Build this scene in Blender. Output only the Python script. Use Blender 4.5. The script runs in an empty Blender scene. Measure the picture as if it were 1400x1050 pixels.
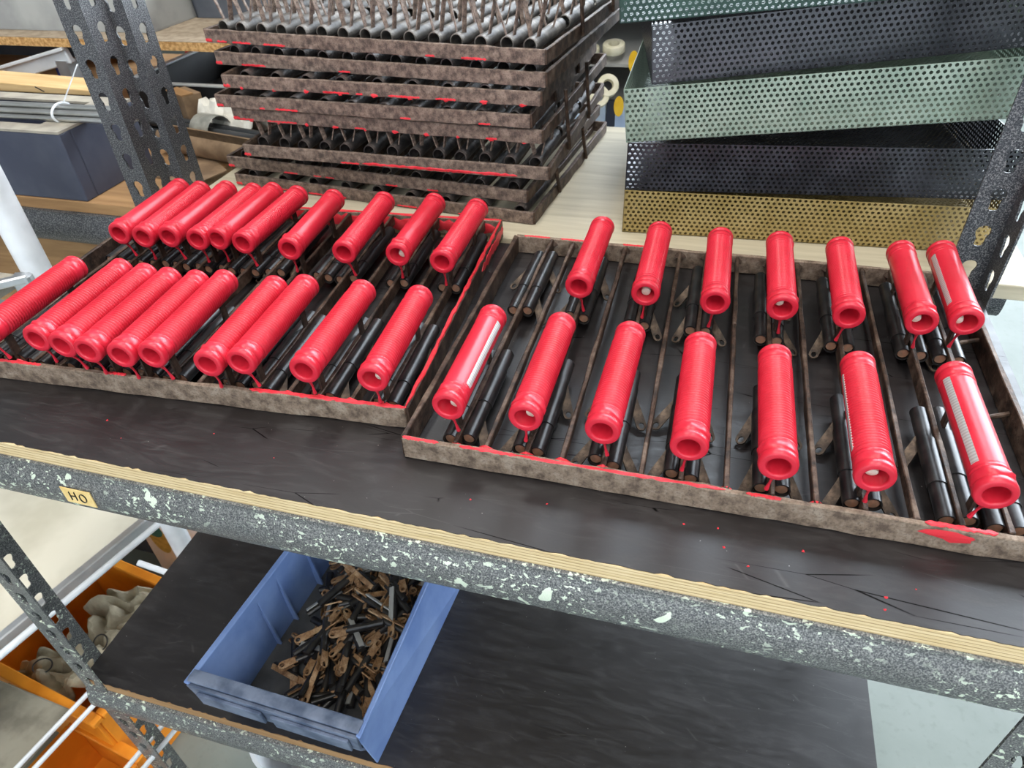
import bpy, bmesh, math, random
from mathutils import Vector, Matrix, Euler
random.seed(7)
R = math.radians
SC = bpy.context.scene
COL = SC.collection

# ------------------------------------------------------------------ camera, world, lights, exposure
# z = 0 is the top of the black shelf, x runs along the shelf, y away from the viewer (metres)
cam_d = bpy.data.cameras.new('camera'); cam = bpy.data.objects.new('camera', cam_d); COL.objects.link(cam)
cam_d.sensor_width = 36.0; cam_d.lens = 958.3 / 1400 * 36.0; cam_d.clip_start = 0.01
_r = Vector((0.96218888, 0.26950781, -0.03947272)); _u = Vector((-0.13994801, 0.61347135, 0.77721777)); _f = Vector((-0.23368164, 0.74230617, -0.62799239))
cam.matrix_world = Matrix(((_r.x, _u.x, -_f.x, 0.1990), (_r.y, _u.y, -_f.y, -0.3133), (_r.z, _u.z, -_f.z, 0.42), (0, 0, 0, 1)))
cam_d.dof.use_dof = True; cam_d.dof.focus_distance = 0.62; cam_d.dof.aperture_fstop = 16.0
SC.camera = cam

W = bpy.data.worlds.new('world'); SC.world = W; W.use_nodes = True
W.node_tree.nodes['Background'].inputs[0].default_value = (0.86, 0.93, 1.0, 1); W.node_tree.nodes['Background'].inputs[1].default_value = 0.30

def area(name, loc, target, sx, sy, power, col=(1, 1, 1)):
    d = bpy.data.lights.new(name, 'AREA'); d.shape = 'RECTANGLE'; d.size = sx; d.size_y = sy; d.energy = power; d.color = col
    o = bpy.data.objects.new(name, d); COL.objects.link(o); o.location = loc
    o.rotation_euler = (Vector(target) - Vector(loc)).to_track_quat('-Z', 'Y').to_euler(); return o
area('ceiling_tube_light', (-0.7, 0.3, 2.3), (-0.7, 0.3, 0), 0.3, 2.6, 36, (1, 0.97, 0.92))
area('ceiling_tube_light.001', (0.5, -0.4, 2.3), (0.5, -0.4, 0), 0.3, 2.6, 36, (1, 0.97, 0.92))
area('ceiling_tube_light.002', (0.3, -1.6, 2.2), (0.3, -0.6, 0), 2.4, 0.3, 16, (1, 0.98, 0.95))

SC.view_settings.view_transform = 'Standard'; SC.view_settings.look = 'None'
SC.view_settings.gamma = 1.0; SC.view_settings.use_curve_mapping = False; SC.view_settings.exposure = 0.04

# ------------------------------------------------------------------ materials
def lin(c):
    return tuple((v / 255 / 12.92 if v / 255 <= 0.04045 else ((v / 255 + 0.055) / 1.055) ** 2.4) for v in c)
class NM:
    def __init__(s, name):
        s.m = bpy.data.materials.new(name); s.m.use_nodes = True; s.t = s.m.node_tree; s.n = s.t.nodes; s.b = s.n['Principled BSDF']; s.co = None
    def new(s, k, **kw):
        x = s.n.new(k)
        for a, v in kw.items(): setattr(x, a, v)
        return x
    def ln(s, a, b): s.t.links.new(a, b)
    def coord(s, scale=(1, 1, 1), world=False):
        tc = s.new('ShaderNodeTexCoord'); mp = s.new('ShaderNodeMapping'); mp.inputs['Scale'].default_value = scale
        if world:
            g = s.new('ShaderNodeNewGeometry'); s.ln(g.outputs['Position'], mp.inputs[0])
        else: s.ln(tc.outputs['Object'], mp.inputs[0])
        return mp.outputs[0]
    def noise(s, co, scale, detail=4, rough=0.55, dist=0):
        x = s.new('ShaderNodeTexNoise'); x.inputs['Scale'].default_value = scale; x.inputs['Detail'].default_value = detail
        x.inputs['Roughness'].default_value = rough; x.inputs['Distortion'].default_value = dist; s.ln(co, x.inputs['Vector']); return x.outputs['Fac']
    def ramp(s, fac, stops, const=False):
        x = s.new('ShaderNodeValToRGB'); cr = x.color_ramp
        if const: cr.interpolation = 'CONSTANT'
        while len(cr.elements) < len(stops): cr.elements.new(0.5)
        for e, (p, c) in zip(cr.elements, stops):
            e.position = p; e.color = (c, c, c, 1) if not hasattr(c, '__len__') else tuple(c) + (1,)
        s.ln(fac, x.inputs[0]); return x.outputs[0]
    def mix(s, fac, a, b):
        x = s.new('ShaderNodeMix', data_type='RGBA')
        for sock, v in ((x.inputs[0], fac), (x.inputs[6], a), (x.inputs[7], b)):
            if hasattr(v, 'links') or hasattr(v, 'is_linked'): s.ln(v, sock)
            elif hasattr(v, '__len__'): sock.default_value = tuple(v) + (1,)
            else: sock.default_value = v
        return x.outputs[2]
    def base(s, v):
        if hasattr(v, '__len__') and not hasattr(v, 'is_linked'): s.b.inputs['Base Color'].default_value = tuple(v) + (1,)
        else: s.ln(v, s.b.inputs['Base Color'])
    def bump(s, h, strength=0.3, dist=0.001):
        x = s.new('ShaderNodeBump'); x.inputs['Strength'].default_value = strength; x.inputs['Distance'].default_value = dist
        s.ln(h, x.inputs['Height']); s.ln(x.outputs[0], s.b.inputs['Normal'])
    def set(s, rough=0.5, metal=0.0, spec=0.5):
        s.b.inputs['Roughness'].default_value = rough; s.b.inputs['Metallic'].default_value = metal; s.b.inputs['Specular IOR Level'].default_value = spec; return s.m

def speckled(name, c1, c2, scale=60, rough=0.5, metal=0.0, bump=0.0, lo=0.4, hi=0.6, spec=0.5, stretch=(1, 1, 1), bdist=0.001):
    k = NM(name); co = k.coord(stretch); f = k.noise(co, scale)
    k.base(k.ramp(f, [(lo, c1), (hi, c2)]))
    if bump: k.bump(k.noise(co, scale * 2.5), bump, bdist)
    return k.set(rough, metal, spec)

M = {}
M['red'] = speckled('red_vinyl', (0.58, 0.015, 0.034), (0.65, 0.022, 0.045), 45, 0.33, bump=0.05, spec=0.5)
M['redpaint'] = speckled('red_paint', (0.72, 0.026, 0.04), (0.80, 0.045, 0.06), 120, 0.45, bump=0.3, spec=0.4)
M['cream_plug'] = speckled('cream_plug', lin((222, 214, 196)), lin((200, 190, 170)), 80, 0.6)
def m_strip():
    k = NM('silver_strip'); co = k.coord()
    w = k.new('ShaderNodeTexWave', wave_type='BANDS', bands_direction='Y'); w.inputs['Scale'].default_value = 110; w.inputs['Distortion'].default_value = 0.6; k.ln(co, w.inputs[0])
    k.base(k.ramp(w.outputs['Fac'], [(0.2, (0.50, 0.50, 0.48)), (0.7, (0.66, 0.66, 0.64))])); k.bump(w.outputs['Fac'], 0.2, 0.0004); return k.set(0.4, 0.5)
M['strip'] = m_strip()
def m_rust(name, a, b, c, scale=38, rough=0.75, metal=0.25):
    k = NM(name); co = k.coord(); f = k.noise(co, scale, 6, 0.65); g = k.noise(co, scale * 5, 3, 0.6)
    col = k.ramp(f, [(0.36, a), (0.5, b), (0.66, c)])
    col = k.mix(k.ramp(g, [(0.5, 0.0), (0.72, 0.55)]), col, tuple(v * 0.35 for v in a))
    k.base(col); k.bump(g, 0.55, 0.0009); return k.set(rough, metal)
M['rust_frame'] = m_rust('rusty_frame_steel', (0.13, 0.09, 0.065), (0.27, 0.195, 0.14), (0.38, 0.30, 0.23), 90)
M['rust_stack'] = m_rust('rusty_stack_steel', (0.085, 0.06, 0.05), (0.20, 0.14, 0.108), (0.32, 0.235, 0.185), 120)
M['rust_bar'] = m_rust('dark_rusty_bar', (0.026, 0.018, 0.013), (0.085, 0.05, 0.034), (0.18, 0.125, 0.09), 60, 0.55, 0.4)
M['rust_lug'] = m_rust('brown_rusty_lug', (0.16, 0.08, 0.036), (0.36, 0.205, 0.10), (0.50, 0.34, 0.20), 90, 0.55, 0.35)
M['brown_lug'] = m_rust('dark_brown_lug', (0.025, 0.017, 0.012), (0.07, 0.046, 0.030), (0.15, 0.105, 0.07), 90, 0.6, 0.3)
M['copper_end'] = speckled('copper_disc', (0.42, 0.20, 0.12), (0.30, 0.17, 0.11), 150, 0.55, 0.3)
M['copper_pin'] = speckled('copper_pin', (0.72, 0.30, 0.19), (0.55, 0.20, 0.12), 150, 0.5, 0.2)
M['black_sheet'] = speckled('black_rolled_sheet', (0.010, 0.010, 0.011), (0.028, 0.025, 0.024), 70, 0.34, 0.2, 0.1, spec=0.55)
M['grey_tube'] = m_rust('worn_grey_tube', (0.030, 0.025, 0.022), (0.11, 0.095, 0.08), (0.36, 0.32, 0.28), 24, 0.55, 0.15)
M['dark_tube'] = m_rust('dark_rolled_tube', (0.016, 0.014, 0.014), (0.05, 0.042, 0.04), (0.15, 0.12, 0.105), 50, 0.5, 0.35)

def m_hammer(name, paint):
    k = NM(name); co = k.coord()
    v = k.new('ShaderNodeTexVoronoi', feature='SMOOTH_F1'); v.inputs['Scale'].default_value = 520; k.ln(co, v.inputs['Vector'])
    n = k.noise(co, 760, 2, 0.5, 0.4)
    col = k.ramp(n, [(0.40, (0.020, 0.022, 0.028)), (0.52, (0.062, 0.064, 0.070)), (0.64, (0.23, 0.23, 0.225))])
    if paint: col = k.ramp(n, [(0.36, (0.05, 0.053, 0.058)), (0.5, (0.125, 0.127, 0.124)), (0.64, (0.27, 0.27, 0.255))])
    if paint:
        def chips(scale, th, seed, sx=(1, 1, 1), dist=1.2):
            mp = k.new('ShaderNodeMapping'); mp.inputs['Location'].default_value = (seed, seed * 2, seed * 3); mp.inputs['Scale'].default_value = sx; tc = k.new('ShaderNodeTexCoord'); k.ln(tc.outputs['Object'], mp.inputs[0])
            return k.ramp(k.noise(mp.outputs[0], scale, 3, 0.5, dist), [(th, 0.0), (th + 0.012, 1.0)])
        cl = k.ramp(k.noise(k.coord(), 11, 2), [(0.40, 0.12), (0.56, 1.0)])
        a = chips(58, 0.67, 0.3, (1, 1, 1), 0.5); b = chips(140, 0.635, 1.1, (0.75, 1, 1), 0.5); d = chips(300, 0.63, 2.7, (0.8, 1, 1), 0.3)
        mb = k.new('ShaderNodeMath', operation='MAXIMUM'); k.ln(b, mb.inputs[0]); k.ln(d, mb.inputs[1])
        mm = k.new('ShaderNodeMath', operation='MULTIPLY'); k.ln(mb.outputs[0], mm.inputs[0]); k.ln(cl, mm.inputs[1])
        mx = k.new('ShaderNodeMath', operation='MAXIMUM'); k.ln(a, mx.inputs[0]); k.ln(mm.outputs[0], mx.inputs[1])
        col = k.mix(mx.outputs[0], col, lin((222, 231, 210)))
    k.base(col); k.bump(n, 0.7, 0.0007); return k.set(0.36, 0.15, 0.6)
M['hammer'] = m_hammer('grey_hammertone_paint', False)
M['hammer_paint'] = m_hammer('paint_splashed_hammertone', True)

def m_film(name, scr):
    k = NM(name); co = k.coord()
    big = k.noise(k.coord((1, 2.4, 1)), 7, 5, 0.6, 0.6); fine = k.noise(co, 420, 3, 0.6); sm = k.noise(k.coord((2, 9, 1)), 9, 6, 0.7, 1.2)
    col = k.ramp(big, [(0.3, (0.0070, 0.0052, 0.0054)), (0.7, (0.018, 0.0150, 0.0155))])
    col = k.mix(k.ramp(sm, [(0.50, 0.0), (0.80, 0.24)]), col, (0.10, 0.092, 0.088))
    def lines(rot, sc, width, seed):
        mp = k.new('ShaderNodeMapping'); mp.inputs['Rotation'].default_value = (0, 0, R(rot)); mp.inputs['Location'].default_value = (seed, seed * 1.7, 0); mp.inputs['Scale'].default_value = (1.2, 9, 1)
        tc = k.new('ShaderNodeTexCoord'); k.ln(tc.outputs['Object'], mp.inputs[0])
        v = k.new('ShaderNodeTexVoronoi', feature='DISTANCE_TO_EDGE'); v.inputs['Scale'].default_value = sc; k.ln(mp.outputs[0], v.inputs['Vector'])
        gate = k.noise(mp.outputs[0], sc * 0.9, 2)
        a = k.ramp(v.outputs['Distance'], [(0.0, 1.0), (width, 0.0)]); b = k.ramp(gate, [(0.57, 0.0), (0.62, 1.0)])
        m = k.new('ShaderNodeMath', operation='MULTIPLY'); k.ln(a, m.inputs[0]); k.ln(b, m.inputs[1]); return m.outputs[0]
    la = lines(62, 4.2, 0.007, 0.3); lb_ = lines(-38, 3.6, 0.006, 1.3); lm = k.new('ShaderNodeMath', operation='MAXIMUM'); k.ln(la, lm.inputs[0]); k.ln(lb_, lm.inputs[1]); lq = k.new('ShaderNodeMath', operation='MULTIPLY'); lq.inputs[1].default_value = scr; k.ln(lm.outputs[0], lq.inputs[0]); lm = lq; col = k.mix(lm.outputs[0], col, (0.003, 0.003, 0.003))
    l3 = k.new('ShaderNodeMath', operation='MULTIPLY'); l3.inputs[1].default_value = 0.12; k.ln(lines(25, 7, 0.014, 2.2), l3.inputs[0]); col = k.mix(l3.outputs[0], col, (0.22, 0.21, 0.20))
    sp = k.ramp(k.noise(co, 260, 2), [(0.755, 0.0), (0.78, 0.7)]); col = k.mix(sp, col, (0.45, 0.43, 0.40))
    k.base(col); rg = k.ramp(sm, [(0.3, 0.34), (0.7, 0.52)]); k.ln(rg, k.b.inputs['Roughness']); k.bump(fine, 0.12, 0.0004)
    k.ln(k.ramp(lm.outputs[0], [(0.0, 0.66), (0.6, 0.02)]), k.b.inputs['Specular IOR Level']); return k.m
M['film'] = m_film('black_phenolic_film', 1.0)
M['film_low'] = m_film('black_phenolic_film_clean', 0.0)
def m_ply():
    k = NM('plywood_edge'); co = k.coord(); s = k.new('ShaderNodeSeparateXYZ'); k.ln(co, s.inputs[0])
    m = k.new('ShaderNodeMath', operation='MULTIPLY'); m.inputs[1].default_value = 1 / 0.0034; k.ln(s.outputs['Z'], m.inputs[0])
    fr = k.new('ShaderNodeMath', operation='FRACT'); k.ln(m.outputs[0], fr.inputs[0])
    g = k.noise(k.coord((1.2, 60, 60)), 16, 4)
    a = k.ramp(g, [(0.35, lin((206, 178, 128))), (0.65, lin((232, 210, 168)))]); b = k.ramp(g, [(0.35, lin((150, 118, 76))), (0.65, lin((190, 158, 112)))])
    k.base(k.mix(k.ramp(fr.outputs[0], [(0.0, 1.0), (0.16, 0.9), (0.28, 0.0), (0.9, 0.0)]), a, b)); k.bump(g, 0.4, 0.0008); return k.set(0.75)
M['ply'] = m_ply()
def m_wood(name, a, b, scale=6, stretch=(1, 12, 12), rough=0.6):
    k = NM(name); g = k.noise(k.coord(stretch), scale, 5, 0.6, 0.4); k.base(k.ramp(g, [(0.3, a), (0.7, b)])); return k.set(rough)
M['paleply'] = m_wood('pale_plywood', lin((178, 167, 142)), lin((204, 194, 170)))
M['chip'] = speckled('particle_board', lin((176, 128, 72)), lin((222, 178, 118)), 160, 0.8)
M['chiptop'] = speckled('particle_board_top', lin((140, 124, 104)), lin((164, 148, 126)), 60, 0.7)
M['tan'] = m_wood('tan_plank', lin((196, 158, 104)), lin((226, 192, 140)))
M['brownply'] = m_wood('brown_panel', lin((140, 104, 66)), lin((176, 136, 92)))
M['cardboard'] = speckled('cardboard', lin((122, 98, 74)), lin((148, 122, 94)), 30, 0.85)
M['gold'] = speckled('gold_coated_sheet', lin((156, 134, 80)), lin((180, 158, 106)), 22, 0.42, 0.25, 0.03, 0.35, 0.7)
M['blackcoat'] = speckled('black_coated_sheet', (0.016, 0.017, 0.022), (0.036, 0.037, 0.046), 26, 0.30, 0.1, 0.03, spec=0.75)
M['lightgreen'] = speckled('pale_green_sheet', lin((126, 144, 128)), lin((144, 160, 144)), 20, 0.34, 0.1, 0.03, spec=0.6)
M['darkgreen'] = speckled('dark_green_sheet', lin((26, 54, 46)), lin((38, 68, 58)), 24, 0.45, 0.0, 0.03, spec=0.4)
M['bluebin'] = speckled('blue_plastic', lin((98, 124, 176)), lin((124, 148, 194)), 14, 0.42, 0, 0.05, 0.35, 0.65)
M['bluebin_dark'] = speckled('greyer_blue_plastic', lin((72, 84, 106)), lin((112, 122, 142)), 30, 0.5, 0, 0.1)  # darker, greyer blue for the bin's front wall and rim
M['binfloor'] = speckled('shaded_bin_floor', (0.035, 0.037, 0.04), (0.075, 0.077, 0.078), 18, 0.6)  # dark tone paints in the shade inside the bin
M['greybox'] = speckled('blue_grey_plastic', lin((62, 66, 82)), lin((76, 80, 94)), 10, 0.5)
M['greyrim'] = speckled('grey_beige_rim', lin((150, 142, 130)), lin((176, 168, 152)), 20, 0.6)
M['lightgrey'] = speckled('light_grey_plastic', lin((150, 150, 148)), lin((172, 172, 168)), 10, 0.55)
M['slate'] = speckled('slate_grey_plastic', lin((76, 80, 88)), lin((94, 98, 106)), 10, 0.5)
M['whitepaint'] = speckled('white_enamel', lin((216, 218, 220)), lin((234, 236, 238)), 12, 0.35)
M['steelrod'] = speckled('bright_steel_rod', (0.52, 0.52, 0.50), (0.70, 0.70, 0.68), 60, 0.3, 0.9, stretch=(0.2, 1, 1))
M['darkbox'] = speckled('charcoal_sheet', lin((44, 44, 50)), lin((58, 58, 64)), 16, 0.6)
M['blackmatt'] = speckled('matt_black', (0.006, 0.006, 0.007), (0.011, 0.011, 0.012), 20, 0.6)
M['blue'] = speckled('royal_blue', lin((34, 52, 140)), lin((44, 62, 156)), 20, 0.5)
M['aluminium'] = speckled('aluminium', (0.62, 0.63, 0.64), (0.72, 0.73, 0.74), 30, 0.35, 0.8)
M['paper'] = speckled('crumpled_paper', lin((206, 202, 190)), lin((228, 225, 214)), 30, 0.8, 0, 0.6, bdist=0.004)
M['polythene'] = speckled('cloudy_polythene', lin((120, 120, 112)), lin((160, 158, 148)), 30, 0.3, 0, 0.3, bdist=0.003)
M['darkpipe'] = speckled('dark_grey_pipe', (0.03, 0.033, 0.035), (0.07, 0.072, 0.074), 40, 0.35, 0.3, stretch=(0.1, 1, 1))
M['creamboard'] = speckled('cream_board', lin((200, 192, 170)), lin((222, 214, 194)), 5, 0.6, 0, 0.05)
M['orange'] = speckled('orange_plastic', lin((206, 116, 18)), lin((232, 144, 36)), 9, 0.45)
M['canvas'] = speckled('dirty_canvas', lin((132, 122, 102)), lin((172, 162, 138)), 22, 0.9, 0, 0.7, bdist=0.004)
M['stoneplate'] = speckled('stained_grey_plate', lin((118, 112, 98)), lin((146, 140, 124)), 18, 0.85, 0, 0.1)
M['yellow'] = speckled('yellow_tag', lin((236, 184, 24)), lin((246, 200, 48)), 40, 0.5)
M['tape'] = speckled('masking_tape', lin((226, 192, 122)), lin((236, 206, 142)), 60, 0.7)
M['ink'] = speckled('black_ink', (0.012, 0.01, 0.01), (0.02, 0.018, 0.018), 60, 0.6)
M['label_teal'] = speckled('teal_print', lin((40, 112, 120)), lin((60, 130, 130)), 60, 0.5)
M['label_gold'] = speckled('ochre_print', lin((178, 162, 84)), lin((204, 188, 108)), 60, 0.5)
M['spool'] = speckled('ivory_spool', lin((216, 210, 180)), lin((236, 230, 206)), 40, 0.5)
M['paleblue'] = speckled('pale_blue_sheet', lin((176, 196, 226)), lin((208, 222, 240)), 14, 0.4)
M['navy'] = speckled('navy_panel', lin((26, 32, 50)), lin((38, 44, 62)), 14, 0.45)
def m_floor():
    k = NM('concrete_floor'); co = k.coord(); a = k.noise(co, 2.2, 6, 0.6); b = k.noise(co, 55, 4)
    col = k.ramp(a, [(0.3, lin((104, 112, 104))), (0.7, lin((128, 134, 128)))])
    k.base(k.mix(k.ramp(b, [(0.55, 0.0), (0.75, 0.3)]), col, lin((84, 90, 82)))); k.bump(b, 0.1, 0.001); return k.set(0.55, 0, 0.4)
M['floor'] = m_floor()
M['wall'] = speckled('painted_wall', lin((176, 176, 172)), lin((190, 190, 186)), 3, 0.8)
def m_sky_pane(name, e):
    k = NM(name); k.b.inputs['Emission Color'].default_value = (0.80, 0.90, 1, 1); k.b.inputs['Emission Strength'].default_value = e; k.base((0.8, 0.85, 0.9)); return k.set(0.3)
M['pane'] = m_sky_pane('daylight_pane', 15.0)

# ------------------------------------------------------------------ mesh helpers
class MB:
    def __init__(s): s.v = []; s.f = []
    def add(s, vs, fs):
        o = len(s.v); s.v += [tuple(x) for x in vs]; s.f += [tuple(i + o for i in q) for q in fs]; return s
    def box(s, x0, x1, y0, y1, z0, z1):
        return s.add([(x0, y0, z0), (x1, y0, z0), (x1, y1, z0), (x0, y1, z0), (x0, y0, z1), (x1, y0, z1), (x1, y1, z1), (x0, y1, z1)],
                     [(0, 3, 2, 1), (4, 5, 6, 7), (0, 1, 5, 4), (1, 2, 6, 5), (2, 3, 7, 6), (3, 0, 4, 7)])
    def bar(s, p, q, w, h):                                   # box of section w x h from p to q
        p, q = Vector(p), Vector(q); d = (q - p).normalized(); up = Vector((0, 0, 1))
        if abs(d.dot(up)) > 0.98: up = Vector((1, 0, 0))
        a = d.cross(up).normalized() * w / 2; b = a.normalized().cross(d) * h / 2
        return s.add([p - a - b, p + a - b, p + a + b, p - a + b, q - a - b, q + a - b, q + a + b, q - a + b],
                     [(0, 3, 2, 1), (4, 5, 6, 7), (0, 1, 5, 4), (1, 2, 6, 5), (2, 3, 7, 6), (3, 0, 4, 7)])
    def tube(s, pts, r, n=10, caps=True):                     # round bar through points; r number or list
        P = [Vector(p) for p in pts]; rs = r if hasattr(r, '__len__') else [r] * len(P); o = len(s.v); ref = None
        for i, p in enumerate(P):
            d = (P[min(i + 1, len(P) - 1)] - P[max(i - 1, 0)]).normalized()
            if ref is None: ref = Vector((0, 0, 1)) if abs(d.z) < 0.9 else Vector((1, 0, 0))
            a = d.cross(ref).normalized(); b = d.cross(a); ref = -b if False else ref
            for k in range(n):
                t = 2 * math.pi * k / n; s.v.append(tuple(p + (a * math.cos(t) + b * math.sin(t)) * rs[i]))
        for i in range(len(P) - 1):
            for k in range(n):
                k2 = (k + 1) % n; s.f.append((o + i * n + k, o + i * n + k2, o + (i + 1) * n + k2, o + (i + 1) * n + k))
        if caps:
            s.f.append(tuple(o + k for k in range(n))); s.f.append(tuple(o + (len(P) - 1) * n + k for k in range(n)))
        return s
    def lathe(s, prof, n=24, axis='z', bump=None):            # prof: (height, radius)
        o = len(s.v)
        for h, r in prof:
            for k in range(n):
                t = 2 * math.pi * k / n; rr = r + (bump(h, t, r) if bump else 0); c, d = rr * math.cos(t), rr * math.sin(t)
                s.v.append((c, d, h) if axis == 'z' else (c, h, d))
        for i in range(len(prof) - 1):
            for k in range(n):
                k2 = (k + 1) % n; s.f.append((o + i * n + k, o + i * n + k2, o + (i + 1) * n + k2, o + (i + 1) * n + k))
        return s
    def prism(s, poly, a, b, axis='x'):                       # polygon extruded from a to b
        n = len(poly); o = len(s.v)
        for t in (a, b):
            for u, w in poly: s.v.append((t, u, w) if axis == 'x' else (u, t, w) if axis == 'y' else (u, w, t))
        for k in range(n): s.f.append((o + k, o + (k + 1) % n, o + n + (k + 1) % n, o + n + k))
        s.f.append(tuple(o + k for k in range(n))[::-1]); s.f.append(tuple(o + n + k for k in range(n))); return s
    def sheet(s, cell, nu, nv, p, q, t, stagger, place):      # plate of nu x nv cells each with a hole; cell = hole outline of 8 or 16 (u, v)
        n = len(cell); out = []
        m = n // 4
        for c in range(4):
            a = [(-1, -1), (1, -1), (1, 1), (-1, 1)][c]; b = [(1, -1), (1, 1), (-1, 1), (-1, -1)][c]
            for k in range(m): out.append(((a[0] + (b[0] - a[0]) * k / m) * p / 2, (a[1] + (b[1] - a[1]) * k / m) * q / 2))
        for j in range(nv):
            off = p / 2 if (stagger and j % 2) else 0; cnt = nu - 1 if off else nu
            for i in range(cnt):
                cu, cv = off + (i + 0.5) * p, (j + 0.5) * q; o = len(s.v)
                for w in (0, t):
                    for u, v in out: s.v.append(place(cu + u, cv + v, w))
                    for u, v in cell: s.v.append(place(cu + u, cv + v, w))
                for k in range(n):
                    k2 = (k + 1) % n
                    s.f.append((o + k, o + k2, o + n + k2, o + n + k)); s.f.append((o + 2 * n + k2, o + 2 * n + k, o + 3 * n + k, o + 3 * n + k2))
                    s.f.append((o + n + k, o + n + k2, o + 3 * n + k2, o + 3 * n + k))
            if off:
                for u0 in (0, nu * p - p / 2):
                    o = len(s.v)
                    for w in (0, t):
                        for u, v in ((u0, j * q), (u0 + p / 2, j * q), (u0 + p / 2, (j + 1) * q), (u0, (j + 1) * q)): s.v.append(place(u, v, w))
                    s.f.append((o, o + 1, o + 2, o + 3)); s.f.append((o + 7, o + 6, o + 5, o + 4))
        L, H = nu * p, nv * q; o = len(s.v)
        for w in (0, t):
            for u, v in ((0, 0), (L, 0), (L, H), (0, H)): s.v.append(place(u, v, w))
        for k in range(4): s.f.append((o + k, o + (k + 1) % 4, o + 4 + (k + 1) % 4, o + 4 + k))
        return s
    def mesh(s, name, bevel=0.0, smooth=False, fix=True):
        me = bpy.data.meshes.new(name); me.from_pydata(s.v, [], s.f); me.update()
        if bevel or fix:
            bm = bmesh.new(); bm.from_mesh(me)
            if bevel: bmesh.ops.bevel(bm, geom=list(bm.edges), offset=bevel, segments=1, affect='EDGES', clamp_overlap=True)
            bmesh.ops.recalc_face_normals(bm, faces=list(bm.faces)); bm.to_mesh(me); bm.free()
        if smooth:
            me.polygons.foreach_set('use_smooth', [True] * len(me.polygons))
            try: me.set_sharp_from_angle(angle=R(40))
            except Exception: pass
        return me
def obj(name, me, mat, parent=None, loc=None, rot=None):
    o = bpy.data.objects.new(name, me); COL.objects.link(o)
    if me and not me.materials: me.materials.append(mat)
    elif me and me.materials[0] != mat:
        o.material_slots[0].link = 'OBJECT'; o.material_slots[0].material = mat
    if parent: o.parent = parent
    if loc is not None: o.location = loc
    if rot is not None: o.rotation_euler = rot
    return o
def tag(o, label, cat, group=None):
    o['label'] = label; o['category'] = cat
    if group: o['group'] = group
    return o
def thing(name, label, cat, loc=(0, 0, 0), rot=(0, 0, 0), group=None):
    o = bpy.data.objects.new(name, None); COL.objects.link(o); o.location = loc; o.rotation_euler = rot; o.empty_display_size = 0.02
    return tag(o, label, cat, group)
def struct(o): o['kind'] = 'structure'; return o
def ngon(r, n, ph=0, cx=0, cy=0): return [(cx + r * math.cos(2 * math.pi * k / n + ph), cy + r * math.sin(2 * math.pi * k / n + ph)) for k in range(n)]

# ------------------------------------------------------------------ the setting
struct(obj('floor', MB().box(-5, 8, -3.2, 5.4, -1.1, -1.0).mesh('floor'), M['floor']))
wb = MB()
wb.box(-5, -0.6, 5.2, 5.4, -1, 5.6).box(-0.6, 8, 5.2, 5.4, -1, 0.3).box(-0.6, 8, 5.2, 5.4, 5.2, 5.6)
struct(obj('wall_back', wb.mesh('wall_back'), M['wall']))
win = struct(obj('window_1', MB().box(-0.6, 8, 5.25, 5.3, 0.30, 0.36).box(-0.6, 8, 5.25, 5.3, 5.14, 5.2).mesh('window_frame'), M['whitepaint']))
for k in range(7):
    x0 = -0.6 + k * 1.12
    obj('pane', MB().box(x0, x0 + 1.065, 5.27, 5.28, 0.36, 5.14).mesh('pane'), M['pane'], win)
    obj('mullion', MB().box(x0 + 1.065, x0 + 1.12, 5.25, 5.3, 0.36, 5.14).mesh('mullion'), M['whitepaint'], win)

wf = MB().box(-5, -1.5, -3.2, -3.0, -1, 5.2).box(2.5, 8, -3.2, -3.0, -1, 5.2).box(-1.5, 2.5, -3.2, -3.0, 2.4, 5.2)
struct(obj('wall_front', wf.mesh('wall_front'), M['wall']))
M['pane2'] = m_sky_pane('front_glow_pane', 0.7)
dr_ = struct(obj('front_glow_1', MB().box(-1.5, 2.5, -3.08, -3.02, 2.3, 2.4).box(-1.5, 2.5, -3.08, -3.02, -1.0, -0.92).mesh('front_glow_frame'), M['whitepaint']))  # unseen glowing panes added behind the viewer to light tray and beam fronts
for k in range(4):
    obj('pane', MB().box(-1.5 + k, -0.56 + k, -3.06, -3.05, -0.92, 2.3).mesh('pane'), M['pane2'], dr_)
    obj('front_glow_bar', MB().box(-0.56 + k, -0.5 + k, -3.08, -3.02, -0.92, 2.3).mesh('front_glow_bar'), M['whitepaint'], dr_)

# ------------------------------------------------------------------ shelving
KEYPTS = [(-0.0038, -0.0088), (-0.0026, -0.0104), (0, -0.0108), (0.0026, -0.0104), (0.0038, -0.0088), (0.0039, -0.002), (0.0055, 0.0015), (0.0062, 0.0050),
          (0.0050, 0.0085), (0.0028, 0.0104), (0, 0.0110), (-0.0028, 0.0104), (-0.0050, 0.0085), (-0.0062, 0.005), (-0.0055, 0.0015), (-0.0039, -0.002)]
KEY = [(x * 1.18, z * 1.08) for x, z in KEYPTS]
POSTPITCH = 0.040; FW = 0.038; TH = 0.0022
def post_mesh(name, z0, nz, dx, dy):
    # an angle post: corner at the origin, one flange along x (towards dx), one along y (towards dy)
    b = MB()
    b.sheet(KEY, 1, nz, FW, POSTPITCH, TH, False, lambda u, v, w: (u * dx, w * dy, z0 + v))
    b.sheet(KEY, 1, nz, FW, POSTPITCH, TH, False, lambda u, v, w: (w * dx, (u + TH) * dy, z0 + v))
    return b.mesh(name)
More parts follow.
